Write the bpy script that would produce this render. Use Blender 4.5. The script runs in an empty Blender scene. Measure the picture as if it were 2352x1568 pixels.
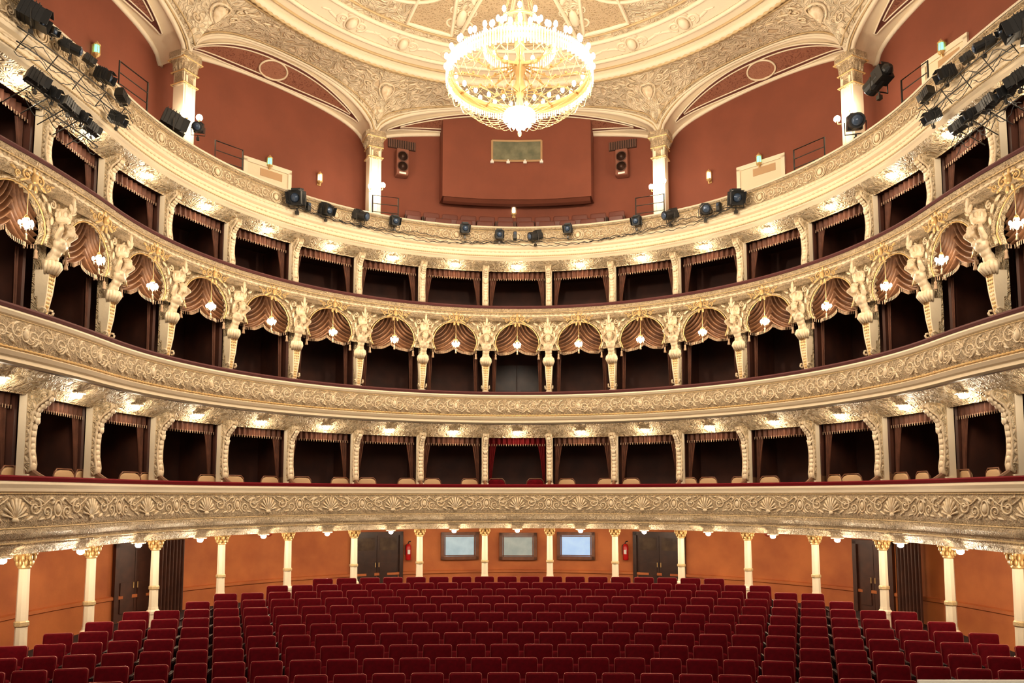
import bpy, math, random
from math import sin, cos, tan, pi, radians, sqrt, atan2
from mathutils import Vector, Matrix
random.seed(7)
S = bpy.context.scene
COL = S.collection
# ------------------------------------------------------------------ plan of the horseshoe
R0, YC, RP, HC = 7.1, 12.9, 7.6, 3.2
Q = RP*pi/2
TH, F = radians(5), 1750.0
CX = -0.14
SH = 1137-784-F*tan(TH)
BW = 0.229*RP
SM = 9.5*BW
def cp(s, r=0, z=0):
    a = abs(s); sg = 1 if s >= 0 else -1
    if a <= Q:
        ph = a/RP; x = (R0+r)*sin(ph); y = YC+(R0+r)*cos(ph)
    else:
        e = a-Q; x = R0+r+.033*e*e; y = YC-e
    return Vector((sg*x, y, z))
def ang(s): return (1 if s >= 0 else -1)*min(abs(s), Q)/RP
def zc(y, r=0.0):                      # world height of a level measured on the centre line at plan offset r
    Y = YC+R0+r; t = (784+SH-y)/F
    return HC+Y*(t*cos(TH)+sin(TH))/(cos(TH)-t*sin(TH))
def meas(px, py, r):                   # survey: plan position s and height z of a point on the surface with plan offset r
    t = (784+SH-py)/F; lo, hi = -SM-2, SM+2
    for _ in range(50):
        m = (lo+hi)/2; p = cp(m, r)
        z = p.y*(t*cos(TH)+sin(TH))/(cos(TH)-t*sin(TH))
        d = p.y*cos(TH)+z*sin(TH)
        if 1176+F*(p.x-CX)/d < px: lo = m
        else: hi = m
    return m, z+HC
def pol(deg, rho, z, yc=YC):
    a = radians(deg); return Vector((rho*sin(a), yc+rho*cos(a), z))
# ------------------------------------------------------------------ mesh builder
class MB:
    def __init__(s, T=None): s.v=[]; s.f=[]; s.mi=[]; s.T=T
    def add(s, vs, fs, m=0):
        b=len(s.v)
        for p in vs: s.v.append(tuple(s.T(p)) if s.T else tuple(p))
        for f in fs: s.f.append([i+b for i in f]); s.mi.append(m)
    def box(s, c, d, m=0, rz=0, rx=0, taper=1.0):
        x,y,z=[q/2 for q in d]; vs=[]
        M=Matrix.Rotation(rz,3,'Z')@Matrix.Rotation(rx,3,'X')
        for k in (-1,1):
            tp = taper if k<0 else 1
            for i,j in ((-1,-1),(1,-1),(1,1),(-1,1)): vs.append(Vector(c)+M@Vector((i*x*tp,j*y*tp,k*z)))
        s.add(vs,[(0,3,2,1),(4,5,6,7),(0,1,5,4),(1,2,6,5),(2,3,7,6),(3,0,4,7)],m)
    def tube(s, pts, r, n=6, m=0, closed=False, flat=1.0):
        pts=[Vector(p) for p in pts]; N=len(pts); vs=[]; fs=[]
        for i,p in enumerate(pts):
            a=pts[(i-1)%N] if (closed or i>0) else p
            b=pts[(i+1)%N] if (closed or i<N-1) else p
            t=(b-a)
            if t.length<1e-9: t=Vector((0,0,1))
            t.normalize()
            up=Vector((0,0,1)) if abs(t.z)<.9 else Vector((0,1,0))
            x=t.cross(up).normalized(); y=x.cross(t)
            rr=r[i] if isinstance(r,(list,tuple)) else r
            for k in range(n):
                q=2*pi*k/n; vs.append(p+x*cos(q)*rr+y*sin(q)*rr*flat)
        M=N if closed else N-1
        for i in range(M):
            for k in range(n):
                j=(i+1)%N; fs.append((i*n+k,i*n+(k+1)%n,j*n+(k+1)%n,j*n+k))
        if not closed: fs.append(tuple(range(n))[::-1]); fs.append(tuple((N-1)*n+k for k in range(n)))
        s.add(vs,fs,m)
    def lathe(s, prof, n=12, c=(0,0,0), m=0, M=None, sq=0):
        vs=[];fs=[];c=Vector(c)
        for r,z in prof:
            for k in range(n):
                q=2*pi*(k+.5)/n; e=1.0
                if sq: e=1/max(abs(cos(q)),abs(sin(q)))
                p=Vector((r*e*cos(q),r*e*sin(q),z)); p=M@p if M else p; vs.append(c+p)
        for i in range(len(prof)-1):
            for k in range(n): fs.append((i*n+k,i*n+(k+1)%n,(i+1)*n+(k+1)%n,(i+1)*n+k))
        fs.append(tuple(range(n))[::-1]); fs.append(tuple((len(prof)-1)*n+k for k in range(n)))
        s.add(vs,fs,m)
    def ell(s, c, r, nu=8, nv=6, m=0, M=None):
        c=Vector(c); vs=[];fs=[]
        for i in range(nv+1):
            a=pi*i/nv
            for k in range(nu):
                q=2*pi*k/nu; p=Vector((r[0]*sin(a)*cos(q),r[1]*sin(a)*sin(q),r[2]*cos(a))); p=M@p if M else p; vs.append(c+p)
        for i in range(nv):
            for k in range(nu): fs.append((i*nu+k,(i+1)*nu+k,(i+1)*nu+(k+1)%nu,i*nu+(k+1)%nu))
        s.add(vs,fs,m)
    def grid(s, fn, nu, nv, m=0, mf=None):
        vs=[fn(i/nu,j/nv) for j in range(nv+1) for i in range(nu+1)]; b=len(s.v)
        for p in vs: s.v.append(tuple(s.T(p)) if s.T else tuple(p))
        for j in range(nv):
            for i in range(nu):
                a=b+j*(nu+1)+i; s.f.append([a,a+1,a+nu+2,a+nu+1]); s.mi.append(mf(i,j) if mf else m)
    def prism(s, poly, x0, x1, m=0):        # poly in (y,z), extruded along x
        n=len(poly); vs=[Vector((x0,p[0],p[1])) for p in poly]+[Vector((x1,p[0],p[1])) for p in poly]
        fs=[tuple(range(n)),tuple(range(2*n-1,n-1,-1))]+[(i,i+n,(i+1)%n+n,(i+1)%n) for i in range(n)]
        s.add(vs,fs,m)
    def pillow(s, c, w, h, d, rad=.06, m=0, tilt=0):      # rounded slab, w along x, h along z, d along y
        out=[]
        for cx,cz,a0 in ((w/2-rad,h/2-rad,0),(-w/2+rad,h/2-rad,90),(-w/2+rad,-h/2+rad,180),(w/2-rad,-h/2+rad,270)):
            for k in range(4):
                a=radians(a0+30*k); out.append((cx+rad*cos(a),cz+rad*sin(a)))
        lay=[(.8,-.5),(.93,-.42),(1,-.2),(1,.3),(.95,.48),(.9,.5)]; n=len(out); vs=[];fs=[]
        M=Matrix.Rotation(tilt,3,'X'); c=Vector(c)
        for sc,y in lay:
            for x,z in out: vs.append(c+M@Vector((x-(1-sc)*x*min(1,.12/w*2),y*d,z-(1-sc)*z*min(1,.12/h*2))))
        for i in range(len(lay)-1):
            for k in range(n): fs.append((i*n+k,i*n+(k+1)%n,(i+1)*n+(k+1)%n,(i+1)*n+k))
        fs.append(tuple(range(n))[::-1]); fs.append(tuple((len(lay)-1)*n+k for k in range(n)))
        s.add(vs,fs,m)
        return [c+M@Vector((x,-.25*d,z)) for x,z in out]
    def build(s, name, mats, parent=None, smooth=False):
        me=bpy.data.meshes.new(name); me.from_pydata(s.v,[],s.f)
        if not isinstance(mats,(list,tuple)): mats=[mats]
        for m in mats: me.materials.append(m)
        if len(mats)>1: me.polygons.foreach_set('material_index',s.mi)
        if smooth: me.polygons.foreach_set('use_smooth',[True]*len(s.f))
        me.update()
        o=bpy.data.objects.new(name,me); COL.objects.link(o)
        if parent: o.parent=parent
        if name=='fringe': o['kind']='stuff'
        return o
def sweep(prof, s0=-SM, s1=SM, ds=.15, mb=None, m=0):
    mb = mb or MB(); n=int((s1-s0)/ds)
    mb.grid(lambda a,b: cp(s0+(s1-s0)*a, *prof[int(round(b*(len(prof)-1)))]), n, len(prof)-1, m)
    return mb
def beads(r, z, rad, step, s0=-SM, s1=SM, mb=None, lo=.45):
    mb = mb or MB(); n=int((s1-s0)/(step/2)); pts=[];rs=[]
    for i in range(n+1): pts.append(cp(s0+(s1-s0)*i/n,r,z)); rs.append(rad if i%2 else rad*lo)
    mb.tube(pts,rs,6); return mb
# ------------------------------------------------------------------ naming
ORD=['','first','second','third','fourth','fifth','sixth','seventh','eighth','ninth','tenth','eleventh','twelfth','thirteenth','fourteenth','fifteenth','sixteenth','seventeenth','eighteenth','nineteenth','twentieth']
def ordw(n):
    if n<=20: return ORD[n]
    t=['','','twenty','thirty'][n//10]
    return {'twenty':'twentieth','thirty':'thirtieth'}[t] if n%10==0 else t+'-'+ORD[n%10]
def tag(o,label,cat,group=None):
    o['label']=label;o['category']=cat
    if group:o['group']=group
    return o
def thing(name,label,cat,loc=(0,0,0),rz=0,group=None):
    o=bpy.data.objects.new(name,None);COL.objects.link(o);o.location=loc;o.rotation_euler=(0,0,rz);o.empty_display_size=.1
    return tag(o,label,cat,group)
def struct(o): o['kind']='structure'; return o
def dup(root,loc,rz,label,group=None):
    r=root.copy();COL.objects.link(r);r.location=loc;r.rotation_euler=(0,0,rz);r['label']=label
    if group:r['group']=group
    for ch in list(root.children):
        c=ch.copy();COL.objects.link(c);c.parent=r
        for g in list(ch.children):
            d=g.copy();COL.objects.link(d);d.parent=c
    return r
def side(n):
    if n==0:return 'at the centre'
    return ordw(abs(n))+(' left' if n<0 else ' right')+' of centre'
class Repeat:
    def __init__(s,proto,group): s.p=proto;s.g=group;s.used=False
    def put(s,loc,rz,label):
        if not s.used:
            s.used=True;s.p.location=loc;s.p.rotation_euler=(0,0,rz);s.p['label']=label;s.p['group']=s.g;return s.p
        return dup(s.p,loc,rz,label,s.g)
LC=(1,.81,.57)
def point(loc,e,col=LC,rad=.05,name='lamp_light'):
    l=bpy.data.lights.new(name,'POINT');l.energy=e;l.color=col;l.shadow_soft_size=rad
    o=bpy.data.objects.new(name,l);o.location=loc;COL.objects.link(o);return o
# ------------------------------------------------------------------ materials
def mat(name,col,rough=.6,metal=0,bump=None,col2=None,cs=3,sheen=0,emit=None,es=0,contrast=(.35,.65),trans=0,spec=None):
    m=bpy.data.materials.new(name);m.use_nodes=True;nt=m.node_tree;b=nt.nodes['Principled BSDF']
    b.inputs['Base Color'].default_value=(*col,1);b.inputs['Roughness'].default_value=rough;b.inputs['Metallic'].default_value=metal
    if spec is not None: b.inputs['Specular IOR Level'].default_value=spec
    if sheen: b.inputs['Sheen Weight'].default_value=sheen;b.inputs['Sheen Tint'].default_value=(*[min(1,c*3+.005) for c in col],1)
    if trans: b.inputs['Transmission Weight'].default_value=trans
    if emit: b.inputs['Emission Color'].default_value=(*emit,1);b.inputs['Emission Strength'].default_value=es
    if bump or col2:
        tc=nt.nodes.new('ShaderNodeTexCoord')
    if col2:
        n=nt.nodes.new('ShaderNodeTexNoise');n.inputs['Scale'].default_value=cs;n.inputs['Detail'].default_value=4
        r=nt.nodes.new('ShaderNodeValToRGB');r.color_ramp.elements[0].position=contrast[0];r.color_ramp.elements[1].position=contrast[1]
        r.color_ramp.elements[0].color=(*col,1);r.color_ramp.elements[1].color=(*col2,1)
        nt.links.new(tc.outputs['Object'],n.inputs['Vector']);nt.links.new(n.outputs[0],r.inputs[0]);nt.links.new(r.outputs[0],b.inputs['Base Color'])
    if bump:
        n=nt.nodes.new('ShaderNodeTexNoise');n.inputs['Scale'].default_value=bump[0];n.inputs['Detail'].default_value=3
        bp=nt.nodes.new('ShaderNodeBump');bp.inputs['Strength'].default_value=bump[1];bp.inputs['Distance'].default_value=.02
        nt.links.new(tc.outputs['Object'],n.inputs['Vector']);nt.links.new(n.outputs[0],bp.inputs['Height']);nt.links.new(bp.outputs[0],b.inputs['Normal'])
    return m
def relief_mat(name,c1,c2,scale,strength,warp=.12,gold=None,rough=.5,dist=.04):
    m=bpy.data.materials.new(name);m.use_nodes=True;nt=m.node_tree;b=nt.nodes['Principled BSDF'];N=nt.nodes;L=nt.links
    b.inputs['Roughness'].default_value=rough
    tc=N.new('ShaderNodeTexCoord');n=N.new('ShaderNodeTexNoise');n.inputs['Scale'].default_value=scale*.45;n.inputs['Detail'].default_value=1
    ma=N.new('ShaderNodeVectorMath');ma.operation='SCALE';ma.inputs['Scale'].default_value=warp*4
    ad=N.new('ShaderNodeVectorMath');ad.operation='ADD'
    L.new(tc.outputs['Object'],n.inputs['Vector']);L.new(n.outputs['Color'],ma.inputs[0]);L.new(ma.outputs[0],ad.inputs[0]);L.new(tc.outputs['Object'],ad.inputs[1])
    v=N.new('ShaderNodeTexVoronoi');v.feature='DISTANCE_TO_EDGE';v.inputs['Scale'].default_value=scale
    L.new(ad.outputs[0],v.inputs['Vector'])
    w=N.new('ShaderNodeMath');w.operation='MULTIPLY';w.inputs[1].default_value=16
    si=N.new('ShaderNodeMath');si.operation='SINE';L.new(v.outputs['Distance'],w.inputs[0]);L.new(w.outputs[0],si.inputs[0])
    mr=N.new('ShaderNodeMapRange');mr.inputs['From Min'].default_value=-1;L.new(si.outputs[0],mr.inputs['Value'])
    cr=N.new('ShaderNodeValToRGB');cr.color_ramp.elements[0].position=.15;cr.color_ramp.elements[0].color=(*c2,1)  # relief shade painted into the hollows' colour; stencil pattern on the rust panels
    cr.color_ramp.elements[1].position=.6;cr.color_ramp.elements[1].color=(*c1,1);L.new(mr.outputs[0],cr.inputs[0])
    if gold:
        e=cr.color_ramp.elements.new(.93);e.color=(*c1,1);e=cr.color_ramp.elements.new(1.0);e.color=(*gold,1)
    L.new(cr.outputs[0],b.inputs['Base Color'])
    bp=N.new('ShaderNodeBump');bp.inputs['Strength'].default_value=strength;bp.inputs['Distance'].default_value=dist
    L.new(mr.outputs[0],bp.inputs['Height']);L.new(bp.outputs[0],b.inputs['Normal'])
    return m
CR=(.80,.665,.47)
GD=(.66,.45,.22)
M=dict(
 cream=mat('cream_plaster',CR,.5,bump=(14,.15)),
 cream2=mat('pale_plaster',(.83,.71,.53),.5,bump=(20,.1)),
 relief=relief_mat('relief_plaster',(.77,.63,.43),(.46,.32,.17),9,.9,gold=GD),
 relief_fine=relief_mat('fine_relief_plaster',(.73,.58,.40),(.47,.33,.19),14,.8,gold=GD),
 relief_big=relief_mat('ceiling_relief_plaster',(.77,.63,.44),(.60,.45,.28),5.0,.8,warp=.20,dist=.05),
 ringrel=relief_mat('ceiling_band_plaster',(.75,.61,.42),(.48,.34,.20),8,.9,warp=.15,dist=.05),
 orn=mat('ornament_plaster',(.84,.71,.52),.45,bump=(30,.3),col2=(.70,.54,.34),cs=12),
 gold=mat('gilding',(.68,.45,.19),.4,.4,bump=(40,.3)),
 rope=mat('gilt_rope',(.58,.42,.22),.45,.15,bump=(60,.4)),
 marble=mat('statue_plaster',(.76,.63,.45),.45,bump=(25,.2)),
 stat=mat('figure_plaster',(.70,.57,.40),.45,bump=(25,.3),col2=(.56,.42,.26),cs=14),
 redwall=mat('rust_red_wall',(.215,.056,.028),.8,col2=(.185,.048,.024),cs=1.2,bump=(60,.05)),
 orange=mat('orange_stucco_wall',(.58,.175,.045),.7,col2=(.38,.095,.024),cs=1.3,bump=(30,.08),contrast=(.32,.72)),
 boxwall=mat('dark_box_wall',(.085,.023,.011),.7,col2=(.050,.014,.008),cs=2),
 velvet=mat('crimson_velvet',(.120,.0006,.0050),.75,sheen=.12,col2=(.075,.0004,.0032),cs=9,bump=(60,.1),spec=.08),
 velvetd=mat('dark_velvet',(.07,.010,.010),.8,sheen=.1),
 railred=mat('red_velvet_rail',(.12,.002,.006),.8,sheen=.1,spec=.1),
 curtain=mat('bronze_silk_curtain',(.155,.068,.030),.5,col2=(.085,.035,.016),cs=6,spec=.3),
 pelm=mat('brown_pelmet_cloth',(.105,.037,.020),.6,col2=(.07,.024,.013),cs=6,spec=.2),
 curtain_red=mat('red_box_curtain',(.09,.003,.004),.7,spec=.1),
 fringe=mat('pale_fringe',(.40,.26,.16),.6),
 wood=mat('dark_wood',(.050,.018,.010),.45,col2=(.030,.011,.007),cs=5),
 doordark=mat('side_exit_brown',(.08,.024,.012),.5,col2=(.05,.015,.008),cs=4),
 brown=mat('brown_velvet_partition',(.17,.075,.035),.6,sheen=.2),
 tan=mat('tan_upholstery',(.50,.31,.16),.6,bump=(50,.1)),
 frame=mat('reddish_wood_frame',(.20,.075,.035),.4,col2=(.14,.05,.025),cs=6),
 gseat=mat('gallery_seat_red_brown',(.12,.028,.018),.5),
 seatarm=mat('seat_wood',(.018,.004,.004),.5),
 brass=mat('seat_edge_trim',(.50,.12,.10),.4,.2),
 black=mat('black_metal',(.010,.010,.011),.5,bump=(40,.05)),
 steel=mat('grey_steel',(.06,.055,.05),.4,.6),
 lens=mat('lamp_lens',(.06,.09,.15),.08,.2),
 glass=mat('pale_window_glass',(.36,.42,.42),.1,col2=(.22,.27,.28),cs=3,emit=(.50,.70,.78),es=.42),
 glassm=mat('dim_window_glass',(.33,.35,.30),.1,col2=(.20,.22,.19),cs=3,emit=(.52,.60,.56),es=.30),
 glassb=mat('lit_window_glass',(.36,.48,.66),.15,col2=(.24,.34,.50),cs=3,emit=(.45,.68,1),es=.55),
 glassg=mat('green_grey_glass',(.10,.11,.07),.12,col2=(.20,.19,.12),cs=4),
 glassd=mat('brown_door_glass',(.11,.075,.05),.15,col2=(.06,.04,.03),cs=4),
 carpet=mat('dark_red_carpet',(.015,.003,.003),.9,bump=(80,.2)),
 bulb=mat('lamp_bulb',(1,.9,.7),.3,emit=(1,.88,.68),es=45),
 bulbc=mat('chandelier_bulb',(1,.9,.7),.3,emit=(1,.92,.76),es=24),
 crystal=mat('gilt_crystal_beads',(.62,.46,.24),.15,.2,emit=(1,.76,.42),es=.16),  # faint emission stands in for lamplight caught in the beads
 crystalb=mat('bright_crystal_glass',(.95,.92,.84),.08,0,emit=(1,.93,.78),es=1.6),  # emission stands in for lamplight sparkling in the glass
 green=mat('green_lamp',(.1,.6,.4),.3,emit=(.25,.85,.45),es=1.6),
 extred=mat('extinguisher_red',(.5,.01,.01),.3),
 redglass=mat('red_glass_globe',(.35,.05,.03),.2),
 white=mat('white_enamel',(.8,.78,.74),.4),
 spk=mat('loudspeaker_brown',(.22,.075,.045),.6),
 cone=mat('speaker_cone',(.09,.035,.022),.6),
 ventm=mat('vent_brown',(.13,.06,.04),.5),
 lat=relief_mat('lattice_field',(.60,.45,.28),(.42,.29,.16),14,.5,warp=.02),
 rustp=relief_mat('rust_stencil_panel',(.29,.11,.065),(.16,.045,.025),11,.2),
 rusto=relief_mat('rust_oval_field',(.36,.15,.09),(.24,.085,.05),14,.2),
 rustd=mat('dark_rust_border',(.12,.028,.018),.7),
 paint=mat('painted_medallion',(.08,.05,.03),.6,col2=(.28,.18,.10),cs=3),
)
# ------------------------------------------------------------------ levels (centre line)
Z1=zc(1118); Z2=zc(905); Z3=zc(708); Z4=zc(521)
def fl(Y): return .05+.078*(min(Y,17.0)-10.08)
# ------------------------------------------------------------------ relief motifs
def mapper(s0,r,z0):
    k=RP/(R0+r)
    return lambda p: cp(s0+p[0]*k, r-p[2], z0+p[1])
def spiral(mb,cu,cv,rad,a0,d,turns=1.35,tr=.02,n=18):
    pts=[];rs=[]
    for i in range(n+1):
        t=i/n;a=a0+d*2*pi*turns*t;q=rad*(1-.82*t);pts.append((cu+q*cos(a),cv+q*sin(a),.008));rs.append(tr*(1-.45*t))
    mb.tube(pts,rs,5); mb.ell((cu,cv,.01),(rad*.2,rad*.2,.02),6,4)
def leaf(mb,cu,cv,l,w,a):
    mb.ell((cu,cv,.006),(l,w,.022),7,5,M=Matrix.Rotation(a,3,'Z'))
def ring(mb,cu,cv,ru,rv,tr,n=18):
    mb.tube([(cu+ru*cos(2*pi*i/n),cv+rv*sin(2*pi*i/n),.01) for i in range(n)],tr,5,closed=True)
def motif1(mb):
    for i in range(9):
        a=radians(12+156*i/8);mb.tube([(0,-.13,.01),(.12*cos(a),-.13+.16*sin(a),.025),(.21*cos(a),-.13+.29*sin(a),.010)],[.008,.017,.022],5)
    mb.ell((0,-.15,.02),(.06,.04,.03),7,5)
    for g in (-1,1):
        spiral(mb,g*.36,.02,.13,pi/2,-g,tr=.018);spiral(mb,g*.60,-.05,.10,-pi/2,g,tr=.015)
        leaf(mb,g*.27,-.13,.08,.022,g*.5);leaf(mb,g*.47,.12,.09,.022,-g*.5);leaf(mb,g*.50,-.15,.07,.020,g*.2)
        mb.tube([(g*(.12+.56*i/8),.17-.14*sin(pi*i/8),.010) for i in range(9)],.010,5)
        leaf(mb,g*.72,.10,.06,.018,g*.9);leaf(mb,g*.26,.17,.05,.015,-g*.3);leaf(mb,g*.66,.15,.05,.014,g*.3)
    ring(mb,.82,0,.075,.12,.014);mb.ell((.82,0,.01),(.05,.08,.03),8,5)
    for g in (-1,1): leaf(mb,.82+g*.1,.14,.06,.018,g*.8);leaf(mb,.82+g*.1,-.14,.06,.018,-g*.8)
def motif2(mb):
    for i,u in enumerate((-.68,-.40,-.13,.13,.40,.68)):
        g=1 if i<3 else -1
        spiral(mb,u,.03*(-1)**i,.125,pi/2*(-1)**i,g*(-1)**i,tr=.016)
        for q in range(3):
            a=q*1.1+.4;leaf(mb,u+.13+.05*cos(a),(.10-.03*q)*(-1)**i,.055,.016,(.6+a)*(-1)**i)
        leaf(mb,u-.08,-.14*(-1)**i,.06,.018,-.5*(-1)**i)
    mb.tube([(-.85+1.7*i/40,.13*sin(i/40*6*pi+.6),.004) for i in range(41)],.011,4)
    mb.ell((0,0,.015),(.05,.09,.03),8,5);ring(mb,0,0,.07,.11,.012,14)
def motif4(mb):
    ring(mb,0,0,.11,.11,.014);ring(mb,0,0,.155,.135,.010);mb.ell((0,0,.015),(.065,.08,.035),8,6)
    for g in (-1,1):
        spiral(mb,g*.30,0,.10,pi/2,-g,tr=.015);spiral(mb,g*.52,-.01,.09,-pi/2,g,tr=.013);spiral(mb,g*.73,.0,.08,pi/2,-g,tr=.012)
        leaf(mb,g*.21,.08,.05,.016,g*.6);leaf(mb,g*.41,.09,.06,.016,-g*.4);leaf(mb,g*.63,.08,.06,.016,g*.3);leaf(mb,g*.41,-.09,.06,.016,g*.4);leaf(mb,g*.63,-.09,.06,.016,-g*.3)
def balcony(name,label):
    return thing(name,label,'balcony',(0,0,0), 0)
# ---- lowest balcony
b=balcony('balcony','lowest curved cream balcony front with shell reliefs and red velvet rail')
mbx=MB(); sweep([(-.06,zc(1119)),(-.07,zc(1114)),(-.02,zc(1112)),(.22,zc(1112)),(.22,zc(1119))],mb=mbx).build('velvet_rail',M['railred'],b)
sweep([(-.05,zc(1119)),(-.06,zc(1123)),(-.03,zc(1128)),(-.02,zc(1132)),(.02,zc(1134))]).build('cornice',M['cream2'],b)
sweep([(.02,zc(1133)),(.0,zc(1140)),(.0,zc(1170)),(.03,zc(1178))]).build('panel',M['relief_fine'],b)
beads(.0,zc(1135),.016,.06).build('gold_beading',M['rope'],b,True);beads(.0,zc(1179),.022,.08).build('gold_beading',M['rope'],b,True)
sweep([(-.02,zc(1180)),(-.03,zc(1185)),(.02,zc(1192)),(.05,zc(1194)),(.05,zc(1202)),(.10,zc(1206)),(.12,zc(1213)),(.27,zc(1213))]).build('lower_moulding',M['relief_fine'],b)
beads(.04,zc(1198),.02,.05).build('gold_beading',M['rope'],b,True)
for n in range(-8,9):
    mb=MB(mapper(n*BW,.0,zc(1155)));motif1(mb);mb.build('shell_relief',M['orn'],b,True)
# ---- second balcony
b=balcony('balcony','second balcony front with scrollwork relief below the row of statues')
sweep([(-.04,zc(907)),(-.05,zc(903)),(-.02,zc(900)),(.22,zc(900)),(.22,zc(907))]).build('velvet_rail',M['velvetd'],b)
sweep([(-.03,zc(907)),(-.05,zc(910)),(-.02,zc(914)),(.02,zc(916))]).build('cornice',M['cream2'],b)
sweep([(.02,zc(915)),(-.02,zc(925)),(-.02,zc(942)),(.03,zc(953))]).build('panel',M['relief_fine'],b)
beads(.01,zc(917),.016,.06).build('gold_beading',M['rope'],b,True);beads(.0,zc(954),.028,.09).build('gold_beading',M['gold'],b,True)
sweep([(.02,zc(955)),(-.02,zc(958)),(.02,zc(963)),(.06,zc(965)),(.05,zc(970)),(.10,zc(973))]).build('lower_moulding',M['cream'],b)
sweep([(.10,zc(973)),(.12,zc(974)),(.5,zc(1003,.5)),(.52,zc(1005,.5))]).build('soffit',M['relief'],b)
for n in range(-8,9):
    mb=MB(mapper(n*BW,-.01,zc(934)));motif2(mb);mb.build('scroll_relief',M['orn'],b,True)
# ---- third balcony with arches
b=balcony('balcony','third balcony front with a row of arches between the statues')
AR=.24
ZA0=zc(806,AR); ZT=zc(734); ZA1=ZT-.03
sweep([(-.04,zc(710)),(-.05,zc(706)),(-.02,zc(703)),(.22,zc(703)),(.22,zc(710))]).build('velvet_rail',M['velvetd'],b)
sweep([(-.03,zc(710)),(-.05,zc(713)),(-.02,zc(717)),(.0,zc(718)),(.0,zc(731)),(.05,zc(732)),(.05,ZT),(AR+.02,ZT)]).build('cornice',M['relief_fine'],b)
beads(-.01,zc(718.5),.02,.07).build('gold_beading',M['rope'],b,True);beads(.0,zc(726),.035,.13,lo=.3).build('rosette_band',M['orn'],b,True)
def arch_pt(t,hw=.62):            # t 0..1 left foot to right foot
    H=ZA1-.58-ZA0
    if t<.15: return (-hw+.07*(1-t/.15),ZA0+H*t/.15)
    if t>.85: return (hw-.07*(1-(1-t)/.15),ZA0+H*(1-t)/.15)
    a=pi-(t-.15)/.7*pi; return (hw*cos(a),ZA0+H+.58*sin(a))
def archsurround(s0):
    kk=RP/(R0+AR)
    mb=MB(lambda p:cp(s0+p[0]*kk,p[1],p[2])); hb=BW/2/kk; n=40
    def outer(t):
        if t<.15: return (-hb,ZA0+(ZT-ZA0)*t/.15)
        if t>.85: return (hb,ZA0+(ZT-ZA0)*(1-t)/.15)
        return (-hb+2*hb*(t-.15)/.7,ZT)
    def fn(a,bb):
        i=arch_pt(a);o=outer(a)
        return (i[0]+(o[0]-i[0])*bb,AR,i[1]+(o[1]-i[1])*bb)
    mb.grid(fn,n,3)
    mb.grid(lambda a,bb:(arch_pt(a)[0],AR+.12*bb,arch_pt(a)[1]),n,1)
    mb.tube([(arch_pt(i/n,.65)[0],AR-.02,arch_pt(i/n)[1]+.01) for i in range(n+1)],.028,6)
    return mb
for n in range(-8,9):
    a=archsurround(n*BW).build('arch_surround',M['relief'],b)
    kk=RP/(R0+AR);mb=MB(lambda p,n=n:cp(n*BW+p[0]*kk,p[1],p[2]))
    mb.tube([(arch_pt(i/40,.59)[0],AR-.01,arch_pt(i/40)[1]-.02) for i in range(41)],.014,5);mb.build('gilt_edge',M['gold'],a,True)
    mb=MB(mapper(n*BW,AR-.03,ZA1+.01))
    for g in (-1,1):
        leaf(mb,g*.62,-.18,.09,.03,-g*1.2);leaf(mb,g*.68,-.36,.08,.03,g*1.5);leaf(mb,g*.50,-.06,.08,.03,-g*.6);spiral(mb,g*.68,-.10,.07,pi/2,-g,tr=.018)
    mb.build('spandrel_leaves',M['orn'],a,True)
    mb=MB(mapper(n*BW,.0,zc(736)))
    for g in (-1,1):
        spiral(mb,g*.12,.03,.08,pi/2,-g,tr=.016);spiral(mb,g*.27,.0,.055,-pi/2,g,tr=.012);leaf(mb,g*.18,-.06,.08,.022,-g*.5);leaf(mb,g*.08,.12,.06,.02,g*1.1)
        leaf(mb,g*.36,.05,.05,.018,g*.4);leaf(mb,g*.05,-.12,.03,.06,g*.2)
    mb.ell((0,.02,.03),(.05,.08,.05),8,6);leaf(mb,0,.14,.03,.06,0)
    mb.build('gilt_crest',M['gold'],b,True)
# ---- top gallery parapet
b=balcony('balcony','topmost gallery parapet with round medallions and theatre lamps on it')
sweep([(-.03,zc(525)),(-.05,zc(523)),(-.02,zc(521)),(.2,zc(521)),(.2,zc(525))]).build('top_rail',M['cream2'],b)
sweep([(-.02,zc(525)),(-.03,zc(528)),(.02,zc(530)),(.02,zc(531)),(.03,zc(556)),(.02,zc(557))]).build('panel',M['relief_fine'],b)
sweep([(.0,zc(557)),(-.03,zc(560)),(-.05,zc(566)),(-.03,zc(570)),(.03,zc(573)),(.03,zc(584)),(.0,zc(587)),(.02,zc(591)),(.06,zc(593)),(.10,zc(597))]).build('lower_moulding',M['cream'],b)
beads(-.04,zc(563),.04,.11).build('egg_moulding',M['orn'],b,True);beads(.02,zc(531),.015,.06).build('gold_beading',M['rope'],b,True);beads(.0,zc(588),.018,.06).build('gold_beading',M['rope'],b,True);beads(.03,zc(578),.028,.12,lo=.3).build('rosette_band',M['orn'],b,True)
sweep([(.10,zc(597)),(.12,zc(598)),(.5,zc(622,.5)),(.52,zc(624,.5))]).build('soffit',M['relief'],b)
for n in range(-8,9):
    mb=MB(mapper(n*BW,.025,zc(544)));motif4(mb);mb.build('medallion_relief',M['orn'],b,True)
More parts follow.
